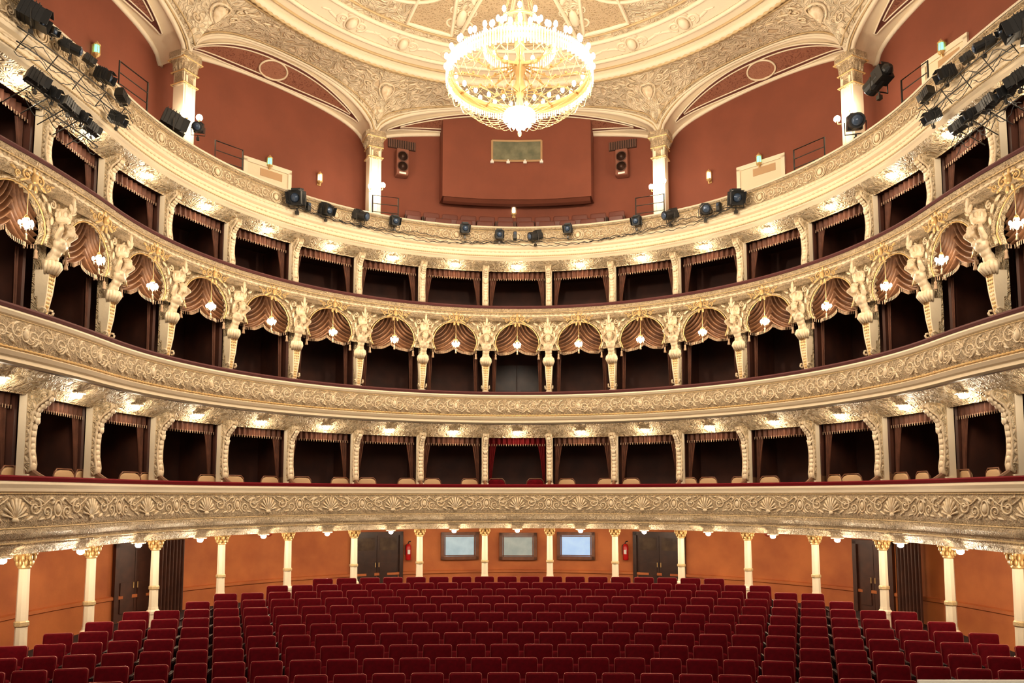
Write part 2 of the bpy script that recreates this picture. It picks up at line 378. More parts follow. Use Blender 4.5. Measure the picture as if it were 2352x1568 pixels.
# ------------------------------------------------------------------ room shell
def fnfloor(a,b):
    y=1+23*b;return (-10+20*a,y,fl(y)-.0)
mb=MB();mb.grid(fnfloor,10,46);struct(mb.build('floor',M['carpet']))
struct(sweep([(2.0,-.3),(2.0,zc(1213)+.02)]).build('wall_stalls',M['orange']))
struct(sweep([(1.97,-.3),(1.97,1.0),(1.93,1.02),(1.93,1.08),(2.0,1.1)]).build('baseboard_stalls',M['orange']))
struct(sweep([(.28,zc(1213)),(2.0,zc(1213))]).build('ceiling_stalls',M['cream']))
for i,(zr,ztop,nm,fd) in enumerate(((Z1,zc(1003,.5),'lower',.8),(Z2,ZT+.0,'middle',.8),(Z3,zc(620,.5),'upper',.26))):
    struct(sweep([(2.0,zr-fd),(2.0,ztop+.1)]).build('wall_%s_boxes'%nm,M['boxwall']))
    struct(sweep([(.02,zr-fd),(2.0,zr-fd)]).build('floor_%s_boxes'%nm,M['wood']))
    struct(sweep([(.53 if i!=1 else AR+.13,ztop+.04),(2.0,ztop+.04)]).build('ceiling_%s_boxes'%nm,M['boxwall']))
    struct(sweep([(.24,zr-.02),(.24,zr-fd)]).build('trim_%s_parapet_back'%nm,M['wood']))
    mb=MB();mb.box((0,.84,(ztop-zr-fd)/2+.01),(.07,1.24,ztop-zr+fd))
    d=None
    for k in range(-9,9):
        s=(k+.5)*BW;p=cp(s,.5,zr)
        if d is None: d=mb.build('wall_box_divider',M['boxwall']);o=d
        else: o=d.copy();COL.objects.link(o)
        o.location=p;o.rotation_euler.z=-ang(s);struct(o)
    poly=[(-.42,-.1),(-.42,.04)]+[(-.42+.5*t,.04+.26*(1-cos(pi*t))/2) for t in [j/8 for j in range(1,9)]]+[(.5,.30),(.5,-.1)]
    mb=MB();mb.prism(poly,-.05,.05);mb.tube([(0,p[0],p[1]+.01) for p in poly[1:-1]],.045,6)
    d=None
    for k in range(-9,9):
        s=(k+.5)*BW;p=cp(s,.5 if i!=1 else .98,zr)
        if d is None: d=mb.build('trim_box_partition',M['brown'] if i<2 else M['cream']);o=d
        else:o=d.copy();COL.objects.link(o)
        o.scale=((.8,.85,.7),(.7,.8,.5),(.6,.8,.4))[i]
        o.location=p;o.rotation_euler.z=-ang(s);struct(o)
# gallery floor and wall
G1,G2=Z4-.2,Z4+.15
struct(sweep([(.1,Z4-.75),(.9,Z4-.75),(.9,G1),(1.45,G1),(1.45,G2),(2.25,G2)]).build('floor_gallery',M['wood']))
struct(sweep([(.21,Z4-.02),(.21,Z4-.75)]).build('trim_gallery_parapet_back',M['cream']))
struct(sweep([(2.2,Z4-.8),(2.2,HC+11.35)],-SM-1,SM+1).build('wall_gallery',M['redwall']))
# ------------------------------------------------------------------ ceiling
ZRG=HC+11.3; RR,RY=6.7,13.4
PA=[-136,-100,-64,-28,28,64,100,136]; ZS=HC+9.95
def archz(th):
    for a,b2 in zip(PA[:-1],PA[1:]):
        if a<=th<=b2:
            x=2*(th-(a+b2)/2)/(b2-a); rise=(1.4 if b2-a<50 else 1.3)
            return ZS+rise*(max(0,1-abs(x)**2.2))**.6
    return ZRG
def pend(th,u,off=0):
    a=pol(th,RR,ZRG,RY);b2=pol(th,8.45,archz(th));z=ZRG+(b2.z-ZRG)*u**1.7
    return Vector((a.x+(b2.x-a.x)*u,a.y+(b2.y-a.y)*u,z-off))
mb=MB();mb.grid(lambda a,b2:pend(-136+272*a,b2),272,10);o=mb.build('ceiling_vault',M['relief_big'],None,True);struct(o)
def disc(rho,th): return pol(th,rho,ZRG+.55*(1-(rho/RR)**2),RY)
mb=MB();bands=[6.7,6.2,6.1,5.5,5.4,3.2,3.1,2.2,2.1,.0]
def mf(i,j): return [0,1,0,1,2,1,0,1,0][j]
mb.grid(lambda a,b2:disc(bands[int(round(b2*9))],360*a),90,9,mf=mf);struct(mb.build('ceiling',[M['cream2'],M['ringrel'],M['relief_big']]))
mb=MB();mb.tube([pol(a,RR,ZRG-.02,RY) for a in range(0,360,2)],.10,8,closed=True)
struct(mb.build('trim_ceiling_ring_0',M['cream2'],None,True))
mb=MB();pts=[pol(a*.75,RR+.02,ZRG-.11,RY) for a in range(480)];mb.tube(pts,[.055 if k%2 else .028 for k in range(480)],6,closed=True)
o=mb.build('trim_ceiling_rope_ring',M['rope'],None,True);struct(o)
for k,(rho,w) in enumerate(((6.45,.035),(6.15,.055),(5.45,.06),(5.2,.03),(3.15,.06),(2.15,.05),(6.95,.03))):
    mb=MB();mb.tube([disc(rho,a)-Vector((0,0,.02)) for a in range(0,360,3)] if rho<RR else [pend(a,.14,.02) for a in range(-135,136,3)],w,6,closed=rho<RR)
    struct(mb.build('trim_ceiling_ring_%d'%(k+1),M['rope'] if k in(0,3,6) else M['cream2'],None,True))
def discmap(th0,rho0,off=0):
    def f(p):
        rho=rho0+p[1];return disc(rho,th0+math.degrees(p[0]/max(rho,.5)))-Vector((0,0,p[2]+off))
    return f
MEDL={45:'right',-45:'left'}
for th in (-45,45):
    RM=3.75
    t=thing('ceiling_medallion','dark painted oval in a gilt frame on the ceiling, '+MEDL[th]+' of the chandelier','ceiling medallion',(0,0,0),0,'painted ovals on the ceiling')
    mb=MB(discmap(th,RM));mb.ell((0,0,.02),(1.05,.60,.03),28,6);mb.build('painting',M['paint'],t)
    mb=MB(discmap(th,RM));mb.tube([(1.1*cos(a*pi/16),.66*sin(a*pi/16),.04) for a in range(32)],.06,6,closed=True);mb.build('frame',M['gold'],t,True)
    mb=MB(discmap(th,RM));mb.tube([(1.28*cos(a*pi/16),.81*sin(a*pi/16),.04) for a in range(32)],.05,6,closed=True);mb.build('outer_frame',M['cream2'],t,True)
for th,nm in ((-18,'left of centre behind the chandelier'),(18,'right of centre behind the chandelier')):
    t=thing('ceiling_lattice','tan latticed plaster panel framed in cream, '+nm,'ceiling panel',(0,0,0),0,'latticed ceiling panels')
    for g,nn in ((-1,0),(1,1)):
        mb=MB(discmap(th,4.3));mb.grid(lambda a,b2:((a-.5)*(.75+.4*b2)+g*.68,(b2-.5)*1.5,.03),6,4);lt=mb.build('lattice',M['lat'],t)
        q=[(-.375,-.75),(.375,-.75),(.575,.75),(-.575,.75)];P=[]
        for i in range(4):
            for j in range(5): P.append((g*.68+q[i][0]+(q[(i+1)%4][0]-q[i][0])*j/5,q[i][1]+(q[(i+1)%4][1]-q[i][1])*j/5,.05))
        mb=MB(discmap(th,4.3));mb.tube(P,.05,6,closed=True);mb.build('frame',M['cream2'],lt)
    mb=MB(discmap(th,4.35))
    for g in (-1,1):
        spiral(mb,g*.18,.3,.16,pi/2,-g,tr=.04);spiral(mb,g*.2,-.1,.14,-pi/2,g,tr=.035);leaf(mb,g*.15,-.5,.2,.06,g*1.2)
    mb.ell((0,.1,.04),(.12,.3,.09),8,6);mb.build('cartouche',M['cream2'],t,True)
CN={-44:'outermost left',-30:'second left',-16:'nearest left',16:'nearest right',30:'second right',44:'outermost right'}
for th in CN:
    mb=MB(discmap(th,5.8))
    for g in (-1,1):
        spiral(mb,g*.24,.0,.17,pi/2,-g,tr=.035);leaf(mb,g*.5,.05,.20,.045,-g*.3);leaf(mb,g*.12,-.24,.14,.045,g*.6);leaf(mb,g*.72,.0,.14,.03,g*.3)
    mb.ell((0,0,.05),(.12,.18,.10),10,6);ring(mb,0,0,.16,.24,.03)
    tag(mb.build('ceiling_cartouche',M['cream2'],None,True),'cream plaster cartouche on the ceiling ring band, %s of chandelier'%CN[th],'ornament','ceiling ring cartouches')
PN={-64:'above the far left gallery pillar',-28:'above the gallery pillar left of the booth',28:'above the gallery pillar right of the booth',64:'above the far right gallery pillar'}
for th in (-64,-28,28,64):
    f=lambda p,th=th: pend(th+p[0]*7.2,.52-p[1]*.42,.03+p[2])
    t=thing('pendentive_cartouche','gilded shield cartouche with scrolls '+PN[th],'ornament',(0,0,0),0,'cartouches on the vault above the pillars')
    mb=MB(f);mb.ell((0,.1,.03),(.15,.22,.08),12,8);mb.build('shield',M['orn'],t,True)
    mb=MB(f);ring(mb,0,.1,.21,.29,.028)
    for g in (-1,1):
        spiral(mb,g*.42,.35,.16,pi/2,-g,tr=.028);spiral(mb,g*.5,-.05,.14,-pi/2,g,tr=.024);spiral(mb,g*.22,-.5,.11,pi/2,g,tr=.02)
        leaf(mb,g*.68,.5,.18,.04,g*.6);leaf(mb,g*.9,.3,.15,.035,-g*.2);leaf(mb,g*.33,.62,.15,.04,g*.9);leaf(mb,g*.1,-.8,.04,.18,0)
        leaf(mb,g*1.15,.45,.13,.03,g*.5);leaf(mb,g*1.35,.6,.11,.03,g*.2)
    mb.build('scrollwork',M['orn'],t,True)
DROP=.40
for k,(a,b2) in enumerate(zip(PA[:-1],PA[1:])):
    mid=(a+b2)/2;hf=(b2-a)/2
    def soff(th,u,off=0):
        za=archz(min(max(th,a+.01),b2-.01));p=pol(th,8.45+.86*u,za-DROP*u*max(0,1-abs((th-mid)/hf)**3)-off);return p
    mb=MB();mb.grid(lambda x,y:soff(a+(b2-a)*x,y),48,4);struct(mb.build('ceiling_arch_%d'%(k+1),M['cream'],None,True))
    mb=MB();n=60;mb.tube([soff(a+(b2-a)*i/n,0)-Vector((0,0,.0)) for i in range(n+1)],.07,8);mb.tube([soff(a+(b2-a)*i/n,.97) for i in range(n+1)],.065,6)
    mb.tube([pend(a+(b2-a)*i/n,.93,.03) for i in range(n+1)],.03,6);struct(mb.build('trim_arch_%d'%(k+1),M['cream2'],None,True))
    mb=MB();mb.tube([pol(a+(b2-a)*i/n,8.36,archz(a+(b2-a)*i/n)+.02) for i in range(n+1)],.022,6);mb.tube([pend(a+(b2-a)*i/n,.86,.03) for i in range(n+1)],.018,5);struct(mb.build('trim_gilt_arch_%d'%(k+1),M['rope'],None,True))
    if abs(mid)>90: continue
    W=lambda x:1-abs(x)**2.5*.9
    nmn={-82:'at the left edge',-46:'left of the booth',0:'over the booth',46:'right of the booth',82:'at the right edge'}[int(mid)]
    t=thing('stencilled_mural','dark red stencilled panel with gilt borders under the gallery arch '+nmn,'painted panel',(0,0,0),0,'stencilled arch panels')
    e=.88
    mb=MB();mb.grid(lambda x,y:soff(mid+hf*e*(2*x-1),.5+(y-.5)*.80*W(2*x-1),.025),40,2);mb.build('border',M['rustd'],t)
    mb=MB();mb.grid(lambda x,y:soff(mid+hf*e*.9*(2*x-1),.5+(y-.5)*.56*W(2*x-1),.035),40,2);mb.build('stencil_field',M['rustp'],t)
    for q,rr in ((.40,.022),(.29,.018)):
        mb=MB();ee=e if q>.3 else e*.9
        P=[soff(mid+hf*ee*(2*i/40-1),.5+q*W(2*i/40-1),.04) for i in range(41)]+[soff(mid+hf*ee*(1-2*i/40),.5-q*W(1-2*i/40),.04) for i in range(41)]
        mb.tube(P,rr,5,closed=True);mb.build('gilt_border',M['cream2'],t,True)
    mb=MB();mb.tube([soff(mid+2.4*cos(i*pi/12),.5+.30*sin(i*pi/12),.06) for i in range(24)],.025,6,closed=True);mb.build('oval_frame',M['cream'],t,True)
    mb=MB();mb.add([soff(mid+2.3*cos(i*pi/12),.5+.28*sin(i*pi/12),.05) for i in range(24)],[tuple(range(24))]);mb.build('oval_field',M['rusto'],t)
# ------------------------------------------------------------------ gallery pillars
t=thing('gallery_pillar','','pillar');h=ZS-(Z4-.75)
mb=MB();mb.box((0,0,h/2),(.33,.33,h));
for g in(-1,1):
    mb.box((g*.10,-.175,h*.48),(.05,.03,h*.75));
mb.build('shaft',M['cream2'],t)
mb=MB();mb.lathe([(.24,0),(.24,.3),(.20,.36),(.19,.4)],4,sq=0,M=Matrix.Scale(1.1,3));mb.build('base',M['cream2'],t)
mb=MB();mb.lathe([(.175,h-.75),(.20,h-.73),(.20,h-.68),(.18,h-.66),(.18,h-.45),(.20,h-.40),(.23,h-.2),(.24,h-.16),(.29,h-.12),(.29,h+.02)],16,sq=1)
for i in range(16):
    q=2*pi*i/16;mb.ell((.21*cos(q)*1.1,.21*sin(q)*1.1,h-.3),(.04,.04,.12),6,5)
cpt=mb.build('capital',M['relief_fine'],t)
for zz,w in((h-.7,.205),(h-.42,.205),(h-.14,.26)):
    mb=MB();mb.tube([(w*x,w*y,zz) for x,y in((-1,-1),(1,-1),(1,1),(-1,1))],.017,5,closed=True);mb.build('gilt_band',M['gold'],cpt)
rp=Repeat(t,'gallery pillars')
for th,l in((-100,'cream gallery pillar beyond the left lamp cluster'),(-64,'cream gallery pillar at far left carrying the vault'),(-28,'cream gallery pillar left of the projection booth'),(28,'cream gallery pillar right of the projection booth'),(64,'cream gallery pillar at far right carrying the vault'),(100,'cream gallery pillar beyond the right lamp cluster')):
    rp.put(pol(th,8.45,Z4-.75),-radians(th),l)
def globe(name):
    t=thing(name,'','lamp');mb=MB();mb.tube([(0,.12,-.05),(0,.02,-.08),(0,0,-.03)],.012,5);mb.lathe([(.01,-.05),(.04,-.02),(.03,0)],8);mb.build('bracket',M['gold'],t)
    mb=MB();mb.ell((0,0,.04),(.07,.07,.075),10,8);mb.build('bulb',M['bulb'],t,True);return t
rp=Repeat(globe('pillar_lamp'),'bulbs on the gallery pillars')
for th,yy,l in((-64,265,'far left gallery pillar'),(-28,428,'gallery pillar left of the booth'),(28,428,'gallery pillar right of the booth'),(64,265,'far right gallery pillar')):
    s,z=meas({-64:425,-28:845,28:1508,64:1943}[th],yy,1.1)
    for g,w in((-1,'left'),(1,'right')):
        p=pol(th+g*1.2,8.45-.31,z+.05*g);rp.put(p,-radians(th),'glowing bare bulb on the '+w+' of the '+l)
        point(p+Vector((0,-.20,.05)),24)
# ------------------------------------------------------------------ stalls columns
t=thing('column','','column')
H=2.0
mb=MB();mb.lathe([(.085,.5),(.09,.55),(.078,H-.2)],8);mb.build('shaft',M['cream2'],t)
mb=MB();mb.lathe([(.12,0),(.12,.45),(.13,.46),(.13,.52),(.10,.55),(.095,.6)],8);mb.build('pedestal',M['cream2'],t)
mb=MB();mb.lathe([(.085,.95),(.105,.97),(.105,1.02),(.085,1.04)],8);mb.build('collar',M['rope'],t)
mb=MB();mb.lathe([(.08,H-.24),(.10,H-.22),(.08,H-.19),(.085,H-.12),(.13,H-.03),(.15,H-.02),(.15,H+.02)],12)
for row,(rr,zz) in enumerate(((.10,H-.15),(.125,H-.08))):
    for i in range(8):
        q=2*pi*(i+.5*row)/8;mb.ell((rr*cos(q),rr*sin(q),zz),(.03,.03,.055),6,5);
for i in range(4):
    q=pi/4+pi/2*i;mb.ell((.14*cos(q),.14*sin(q),H-.035),(.035,.035,.03),6,5)
mb.build('capital',M['gold'],t,True)
rp=Repeat(t,'stalls columns')
ztopc=zc(1213)
for k in range(-8,8):
    s=(k+.5)*BW;p=cp(s,.45,0);z0=fl(p.y);o=rp.put(Vector((p.x,p.y,z0)),-ang(s),'slender cream column with gilt capital behind the stalls, %s'%side(k if k<0 else k+1))
    o.scale=(1,1,(ztopc-z0)/H)
# ------------------------------------------------------------------ console brackets (tiers one and three)
def console(h,name,gilt,dep):
    t=thing(name,'','bracket')
    mb=MB();mb.box((0,.06,h/2),(.16,.12,h));mb.box((0,.0,.05),(.19,.14,.12));mb.box((0,0,h*.55),(.11,.03,h*.6));mb.build('pier',M['cream2'],t)
    P=[(.0,.20),(-.05,.14),(-.09,.17),(-.10,.26),(-.085,.36),(-.065,.46),(-.06,h*.50),(-.075,h*.64),(-.12*dep,h*.78),(-.22*dep,h*.88),(-.38*dep,h*.945),(-.44*dep,h*.985),(-.42*dep,h+.05),(-.30*dep,h+.08),(0,h+.04)]
    w=.060
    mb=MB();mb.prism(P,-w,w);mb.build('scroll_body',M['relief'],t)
    mb=MB()
    for g in(-1,1):
        mb.tube([(g*w,p[0],p[1]) for p in P[1:-2]],.020,6)
        mb.tube([(g*w,-.055+(.05-.005*a)*cos(a*.75),.25+(.05-.005*a)*sin(a*.75)) for a in range(9)],.015,5)
        mb.tube([(g*w,-.32*dep+(.07-.007*a)*cos(a*.75),h*.975+(.07-.007*a)*sin(a*.75)) for a in range(10)],.017,5)
        for i in range(9):
            f=i/8;zz=.34+(h*.86-.34)*f;yy=-.03-(.08*dep)*max(0,f-.4)*2
            mb.ell((g*w,yy,zz),(.02,.028,.06),6,5,M=Matrix.Rotation(.8 if i%2 else -.5,3,'X'))
    mb.build('volutes',M['stat'],t,True)
    mb=MB()
    for i in range(8):
        f=i/7;zz=.34+(h*.76-.34)*f;yy=-.095+.02*sin(pi*min(1,f*1.5))-(.05*dep if f>.85 else 0)
        mb.ell((0,yy,zz),(.05,.028,.06),8,6)
        for g in(-1,1): mb.ell((g*.046,yy+.02,zz+.03),(.025,.025,.05),6,5,M=Matrix.Rotation(g*.5,3,'Y'))
    for i in range(5): mb.ell((0,-.10-.072*i*dep,h*(.78+.04*i)),(.055,.04,.05),8,6)
    mb.build('acanthus',M[gilt],t,True)
    mb=MB();mb.ell((0,-.09,.22),(.065,.04,.08),8,6);mb.ell((0,-.075,.10),(.042,.032,.07),8,6);mb.build('pendant',M['stat'],t,True)
    return t
h1=zc(1003,.5)-Z1; h3=zc(622,.5)-Z3
for zr,h,nm,g,gr,dp in((Z1,h1,'lowest balcony','marble','brackets on the lowest balcony',.80),(Z3,h3,'third balcony','orn','brackets on the third balcony',.65)):
    rp=Repeat(console(h,'console_bracket',g,dp),gr)
    for k in range(-8,8):
        s=(k+.5)*BW;rp.put(cp(s,.5,zr),-ang(s),'carved cream console bracket between %s boxes, %s'%(nm,side(k if k<0 else k+1)))
# ------------------------------------------------------------------ statues (tier two)
def capsule(mb,a,b2,r1,r2,n=8):
    a=Vector(a);b2=Vector(b2);k=6
    for i in range(k+1):
        t=i/k;mb.ell(a+(b2-a)*t,[(r1+(r2-r1)*t)]*3,n,6)
mb=MB()
mb.ell((0,.30,.96),(.13,.11,.12),12,8);mb.ell((0,.25,1.08),(.10,.09,.11),12,8);mb.ell((0,.20,1.18),(.10,.085,.10),12,8)
mb.ell((0,.14,1.29),(.14,.10,.12),12,8)
for g in(-1,1):
    mb.ell((g*.06,.065,1.32),(.06,.045,.05),8,6)
    capsule(mb,(g*.13,.12,1.38),(g*.21,.02,1.49),.055,.043)
    capsule(mb,(g*.21,.02,1.49),(g*.10,.09,1.60),.043,.030)
    mb.ell((g*.065,.09,1.615),(.045,.032,.022),8,6)
    for f in range(4): capsule(mb,(g*.045,.06+.02*f,1.62),(g*.015,.06+.02*f,1.625),.011,.009,6)
    capsule(mb,(g*.075,.06,1.61),(g*.055,.03,1.59),.012,.010,6)
    capsule(mb,(g*.07,.26,.98),(g*.055,.33,.84),.08,.05)
capsule(mb,(0,.11,1.38),(0,.05,1.45),.05,.048)
mb.ell((0,.0,1.50),(.066,.08,.09),10,8);mb.ell((0,-.072,1.49),(.014,.02,.024),6,5);mb.ell((0,-.055,1.445),(.042,.038,.05),8,6)
mb.ell((0,-.065,1.525),(.045,.018,.012),6,5)
for g in(-1,1): mb.ell((g*.066,.01,1.495),(.012,.02,.024),6,5)
src=mb.build('tmp',M['stat'],None,True)
md=src.modifiers.new('r','REMESH');md.mode='VOXEL';md.voxel_size=.013;md.use_smooth_shade=True
md=src.modifiers.new('s','SMOOTH');md.factor=.5;md.iterations=2
bpy.context.view_layer.update()
dg=bpy.context.evaluated_depsgraph_get();me=bpy.data.meshes.new_from_object(src.evaluated_get(dg));me.name='figure'
bpy.data.objects.remove(src)
if not me.materials: me.materials.append(M['stat'])
t=thing('atlas_statue','','statue')
o=bpy.data.objects.new('figure',me);COL.objects.link(o);o.parent=t;fig=o
mb=MB()
for i in range(14):
    a=2*pi*i/14;mb.ell((.055*cos(a),.02+.065*sin(a),1.545+.02*sin(3*a)),(.028,.028,.035),6,5)
mb.ell((0,.02,1.575),(.055,.065,.035),8,6);mb.build('hair',M['stat'],fig,True)
mb=MB()
for i in range(9):
    a=pi*i/8;mb.tube([(.13*cos(a),.27-.12*sin(a),1.0),(.14*cos(a+.15),.27-.14*sin(a),.92),(.11*cos(a),.30-.10*sin(a),.80)],[.028,.038,.02],6)
mb.build('loincloth',M['orn'],fig,True)
mb=MB()
mb.add([(x*w,y,z) for z,w,y0,y1 in((.86,.11,.24,.46),(.5,.09,.27,.46),(.12,.055,.33,.46)) for x,y in((-1,y0),(1,y0),(1,y1),(-1,y1))],
 [(0,1,5,4),(1,2,6,5),(2,3,7,6),(3,0,4,7),(4,5,9,8),(5,6,10,9),(6,7,11,10),(7,4,8,11)])
mb.box((0,.40,.06),(.18,.18,.12));ped=mb.build('tapered_pedestal',M['cream'],t)
mb=MB()
for i in range(11):
    zz=.80-i*.062;w=.09-.005*i
    for g in(-1,0,1): mb.ell((g*w*.62,.25+.008*i,zz),(w*.36,.025,.04),6,5)
mb.build('gilt_scales',M['gold'],ped,True)
for g in(-1,1):
    mb=MB();mb.tube([(g*(.12-.004*a)+0,.30+(.07-.006*a)*cos(a*.7),.20+(.07-.006*a)*sin(a*.7)) for a in range(9)],.02,5)
    mb.build('foot_scroll',M['stat'],ped,True)
hT=Z3-Z2
mb=MB();mb.box((0,.46,(ZA0-Z2+.1)/2),(.17,.10,ZA0-Z2+.1));mb.build('pier',M['relief'],t)
mb=MB();mb.lathe([(.07,1.63),(.11,1.66),(.12,1.70),(.09,1.74),(.10,1.80),(.13,1.84)],12,c=(0,.12,0))
for i in range(8):
    q=2*pi*i/8;mb.ell((.10*cos(q),.12+.10*sin(q),1.76),(.03,.03,.06),6,5)
mb.build('capital',M['orn'],t,True)
mb=MB();mb.ell((0,-.04,1.93),(.035,.035,.13),8,8)
for g in(-1,1): mb.ell((g*.05,-.03,1.87),(.025,.03,.07),6,6,M=Matrix.Rotation(g*.5,3,'Y'))
mb.build('leaf_finial',M['orn'],t,True)
rp=Repeat(t,'statues holding up the third balcony')
for k in range(-8,8):
    s=(k+.5)*BW;o=rp.put(cp(s,.02,Z2),-ang(s),'white bare-chested statue with raised arms holding up third balcony, %s'%side(k if k<0 else k+1));o.scale=(.92,1,1)
# ------------------------------------------------------------------ swag curtains and lanterns (tier two)
def swag():
    t=thing('swag_curtain','','curtain')
    hw=.62;zt=ZA1-Z2;zb=ZA0-Z2
    def edge(x):
        H=ZA1-.58-Z2;return H+.58*sqrt(max(0,1-(x/hw)**2))
    for g in(-1,1):
        def fn(a,b2):
            x=g*hw*a; top=edge(x*.98)+.02; bot=zb+.10-.15*sin(pi*a*.85)*.9-.02*a
            z=top+(bot-top)*b2; d=sqrt((abs(x)-hw*1.15)**2+(z-zt-.10)**2)
            return (x,.06+.050*sin(2*pi*d/.092)+.03*b2,z)
        mb=MB();mb.grid(fn,32,44);dr=mb.build('drape',M['curtain'],t,True)
        mb=MB()
        for i in range(27):
            a=i/26;p=fn(a,1);mb.tube([(p[0],p[1]-.01,p[2]+.01),(p[0],p[1]-.01,p[2]-.06)],.007,4)
        mb.build('fringe',M['fringe'],dr)
        mb=MB();mb.tube([(g*.60,.02,zb+.05),(g*.58,.01,zb-.10)],.006,4);mb.lathe([(.01,zb-.08),(.03,zb-.11),(.02,zb-.13),(.035,zb-.22),(.03,zb-.23)],8,c=(g*.58,.01,0));mb.build('tassel',M['fringe'],dr,True)
        mb=MB();mb.grid(lambda a,b2:(g*(.68-.12*a*(1-.3*b2)),.34+.03*sin(a*12),zb-.02+(-zb+.02)*b2),10,4)
        mb.build('side_drape',M['pelm'],t,True)
    return t
rp=Repeat(swag(),'swagged curtains in the second tier arches')
for n in range(-8,9):
    s=n*BW;rp.put(cp(s,AR+.02,Z2),-ang(s),'bronze brown silk swag curtain in the second tier arch, '+side(n))
t=thing('arch_lantern','','lamp');zl=zc(793,-.05)-Z2;za=ZA1-Z2
mb=MB();mb.tube([(0,.12,za-.02),(0,-.02,za-.02),(0,-.06,za-.10),(0,-.06,zl+.12)],.005,5)
for g in(-1,1): mb.tube([(0,-.06,zl+.16),(g*.05,-.06,zl+.13),(g*.075,-.06,zl+.06)],.006,5)
mb.build('gilt_bracket',M['gold'],t,True)
mb=MB();mb.lathe([(.012,zl+.15),(.03,zl+.12),(.04,zl+.10),(.03,zl+.10)],10,c=(0,-.06,0));mb.build('canopy',M['gold'],t,True)
mb=MB();mb.ell((0,-.06,zl+.01),(.042,.042,.07),10,8);mb.build('bulb',M['bulb'],t,True)
for i in range(5):
    q=pi/4+2*pi/5*i;mb=MB();mb.ell((.085*cos(q),-.06+.085*sin(q),zl+.035),(.024,.024,.038),8,6);mb.build('candle_bulb',M['bulb'],t,True)
mb=MB()
for i in range(8):
    q=2*pi*i/8;mb.tube([(.085*cos(q),-.06+.085*sin(q),zl+.0),(.08*cos(q),-.06+.08*sin(q),zl-.05)],.006,4)
mb.tube([(.08*cos(2*pi*i/12),-.06+.08*sin(2*pi*i/12),zl) for i in range(12)],.006,4,closed=True)
mb.build('crystal_strands',M['tan'],t)
mb=MB();mb.tube([(0,-.06,zl-.04),(0,-.06,zl-.14)],.006,4);mb.lathe([(.006,zl-.12),(.022,zl-.14),(.015,zl-.16),(.025,zl-.22),(.02,zl-.23)],8,c=(0,-.06,0));mb.build('tassel',M['fringe'],t,True)
rp=Repeat(t,'hanging lamps in the second tier arches')
for n in range(-8,9):
    s=n*BW;rp.put(cp(s,.12,Z2),-ang(s),'glowing hanging gilt lamp before the second tier arch, '+side(n));point(cp(s,-.14,Z2+zl),16)
# ------------------------------------------------------------------ pelmets and drapes, tiers one and three
def pelmet(h,curt,name):
    t=thing(name,'','curtain');w=.76
    mb=MB();mb.grid(lambda a,b2:((a*2-1)*w,.03*sin(a*pi*22),h-.20*b2),88,2);vl=mb.build('valance',curt,t,True)
    mb=MB()
    for i in range(24):
        x=(i/23*2-1)*(w-.01);mb.tube([(x,-.03,h-.18),(x,-.03,h-.24)],.007,4)
    mb.build('fringe',M['fringe'],vl)
    for g in(-1,1):
        def fn(a,b2):
            ww=(.14*(1-b2)**1.5+.06);return (g*(w-ww*a),.04+.02*sin(a*20),h-.15+(-h-.0+.15)*b2)
        mb=MB();mb.grid(fn,14,10);mb.build('side_drape',curt,t,True)
    return t
for zr,h,nm in((Z1,h1,'lowest tier'),(Z3,h3,'third tier')):
    rp=Repeat(pelmet(h,M['pelm'],'box_curtain'),'fringed curtains of the '+nm+' boxes')
    for n in range(-8,9):
        if n==0 and zr==Z1:
            t=pelmet(h,M['curtain_red'],'box_curtain');t.location=cp(0,.66,zr);tag(t,'red curtains framing the central box of the lowest tier','curtain');continue
        s=n*BW;rp.put(cp(s,.66,zr),-ang(s),'fringed brown pelmet and side drapes in %s box, %s'%(nm,side(n)))
# ------------------------------------------------------------------ soffit lamps
def soffit_lamp(k):
    t=thing('soffit_lamp','','lamp');mb=MB();mb.lathe([(.02,.05),(.08,.04),(.09,.02),(.04,.0)],12)
    for i in range(8):
        q=2*pi*i/8;mb.ell((.10*cos(q),.10*sin(q),.03),(.035,.035,.018),6,4)
    mb.build('rosette',M['cream2'],t,True);mb=MB();mb.ell((0,0,-.015),(k,k,k*.8),10,8);mb.build('bulb',M['bulb'],t,True);return t
for zz,r,nm,e,dz,k in((zc(1213)-.02,.13,'under the lowest balcony front',32,.12,.060),(zc(990,.3),.3,'under the second balcony soffit',12,.13,.065),(zc(610,.3),.3,'under the gallery soffit',12,.13,.065)):
    rp=Repeat(soffit_lamp(k),'bare bulbs '+nm)
    for n in range(-8,9):
        s=n*BW;rp.put(cp(s,r,zz-.03),-ang(s),'glowing round bulb %s, %s'%(nm,side(n)));point(cp(s,r-.03,zz-dz),e)
# ------------------------------------------------------------------ box chairs (lowest tier)
def boxchair(fab,fr):
    t=thing('box_chair','','chair')
    mb=MB();mb.pillow((0,.20,.79),.46,.44,.06,.13);bk=mb.build('backrest',fab,t,True)
    mb=MB();o=[(.20*cos(a)*1.05,.19,.79+.22*sin(a)*1.08) for a in [pi*2*i/20 for i in range(20)]]
    mb.tube([(max(-.24,min(.24,p[0]*1.3)),p[1],.79+max(-.22,min(.24,(p[2]-.79)*1.25))) for p in o],.014,6,closed=True);mb.build('back_frame',fr,bk,True)
    mb=MB();mb.box((0,0,.45),(.44,.42,.09));mb.build('seat',fab,t)
    for x in(-1,1):
        for y in(-.18,.19):
            mb=MB();mb.tube([(x*.19,y,.55 if y>0 else .42),(x*.19,y*1.1,0)],[.022,.014],6);mb.build('leg',fr,t)
    return t
CH=[52,168,213,313,357,488,545,630,697,787,845,935,995,1083,1297,1387,1447,1577,1620,1690,1762,1900,1945,2050,2097,2190,2255,2330]
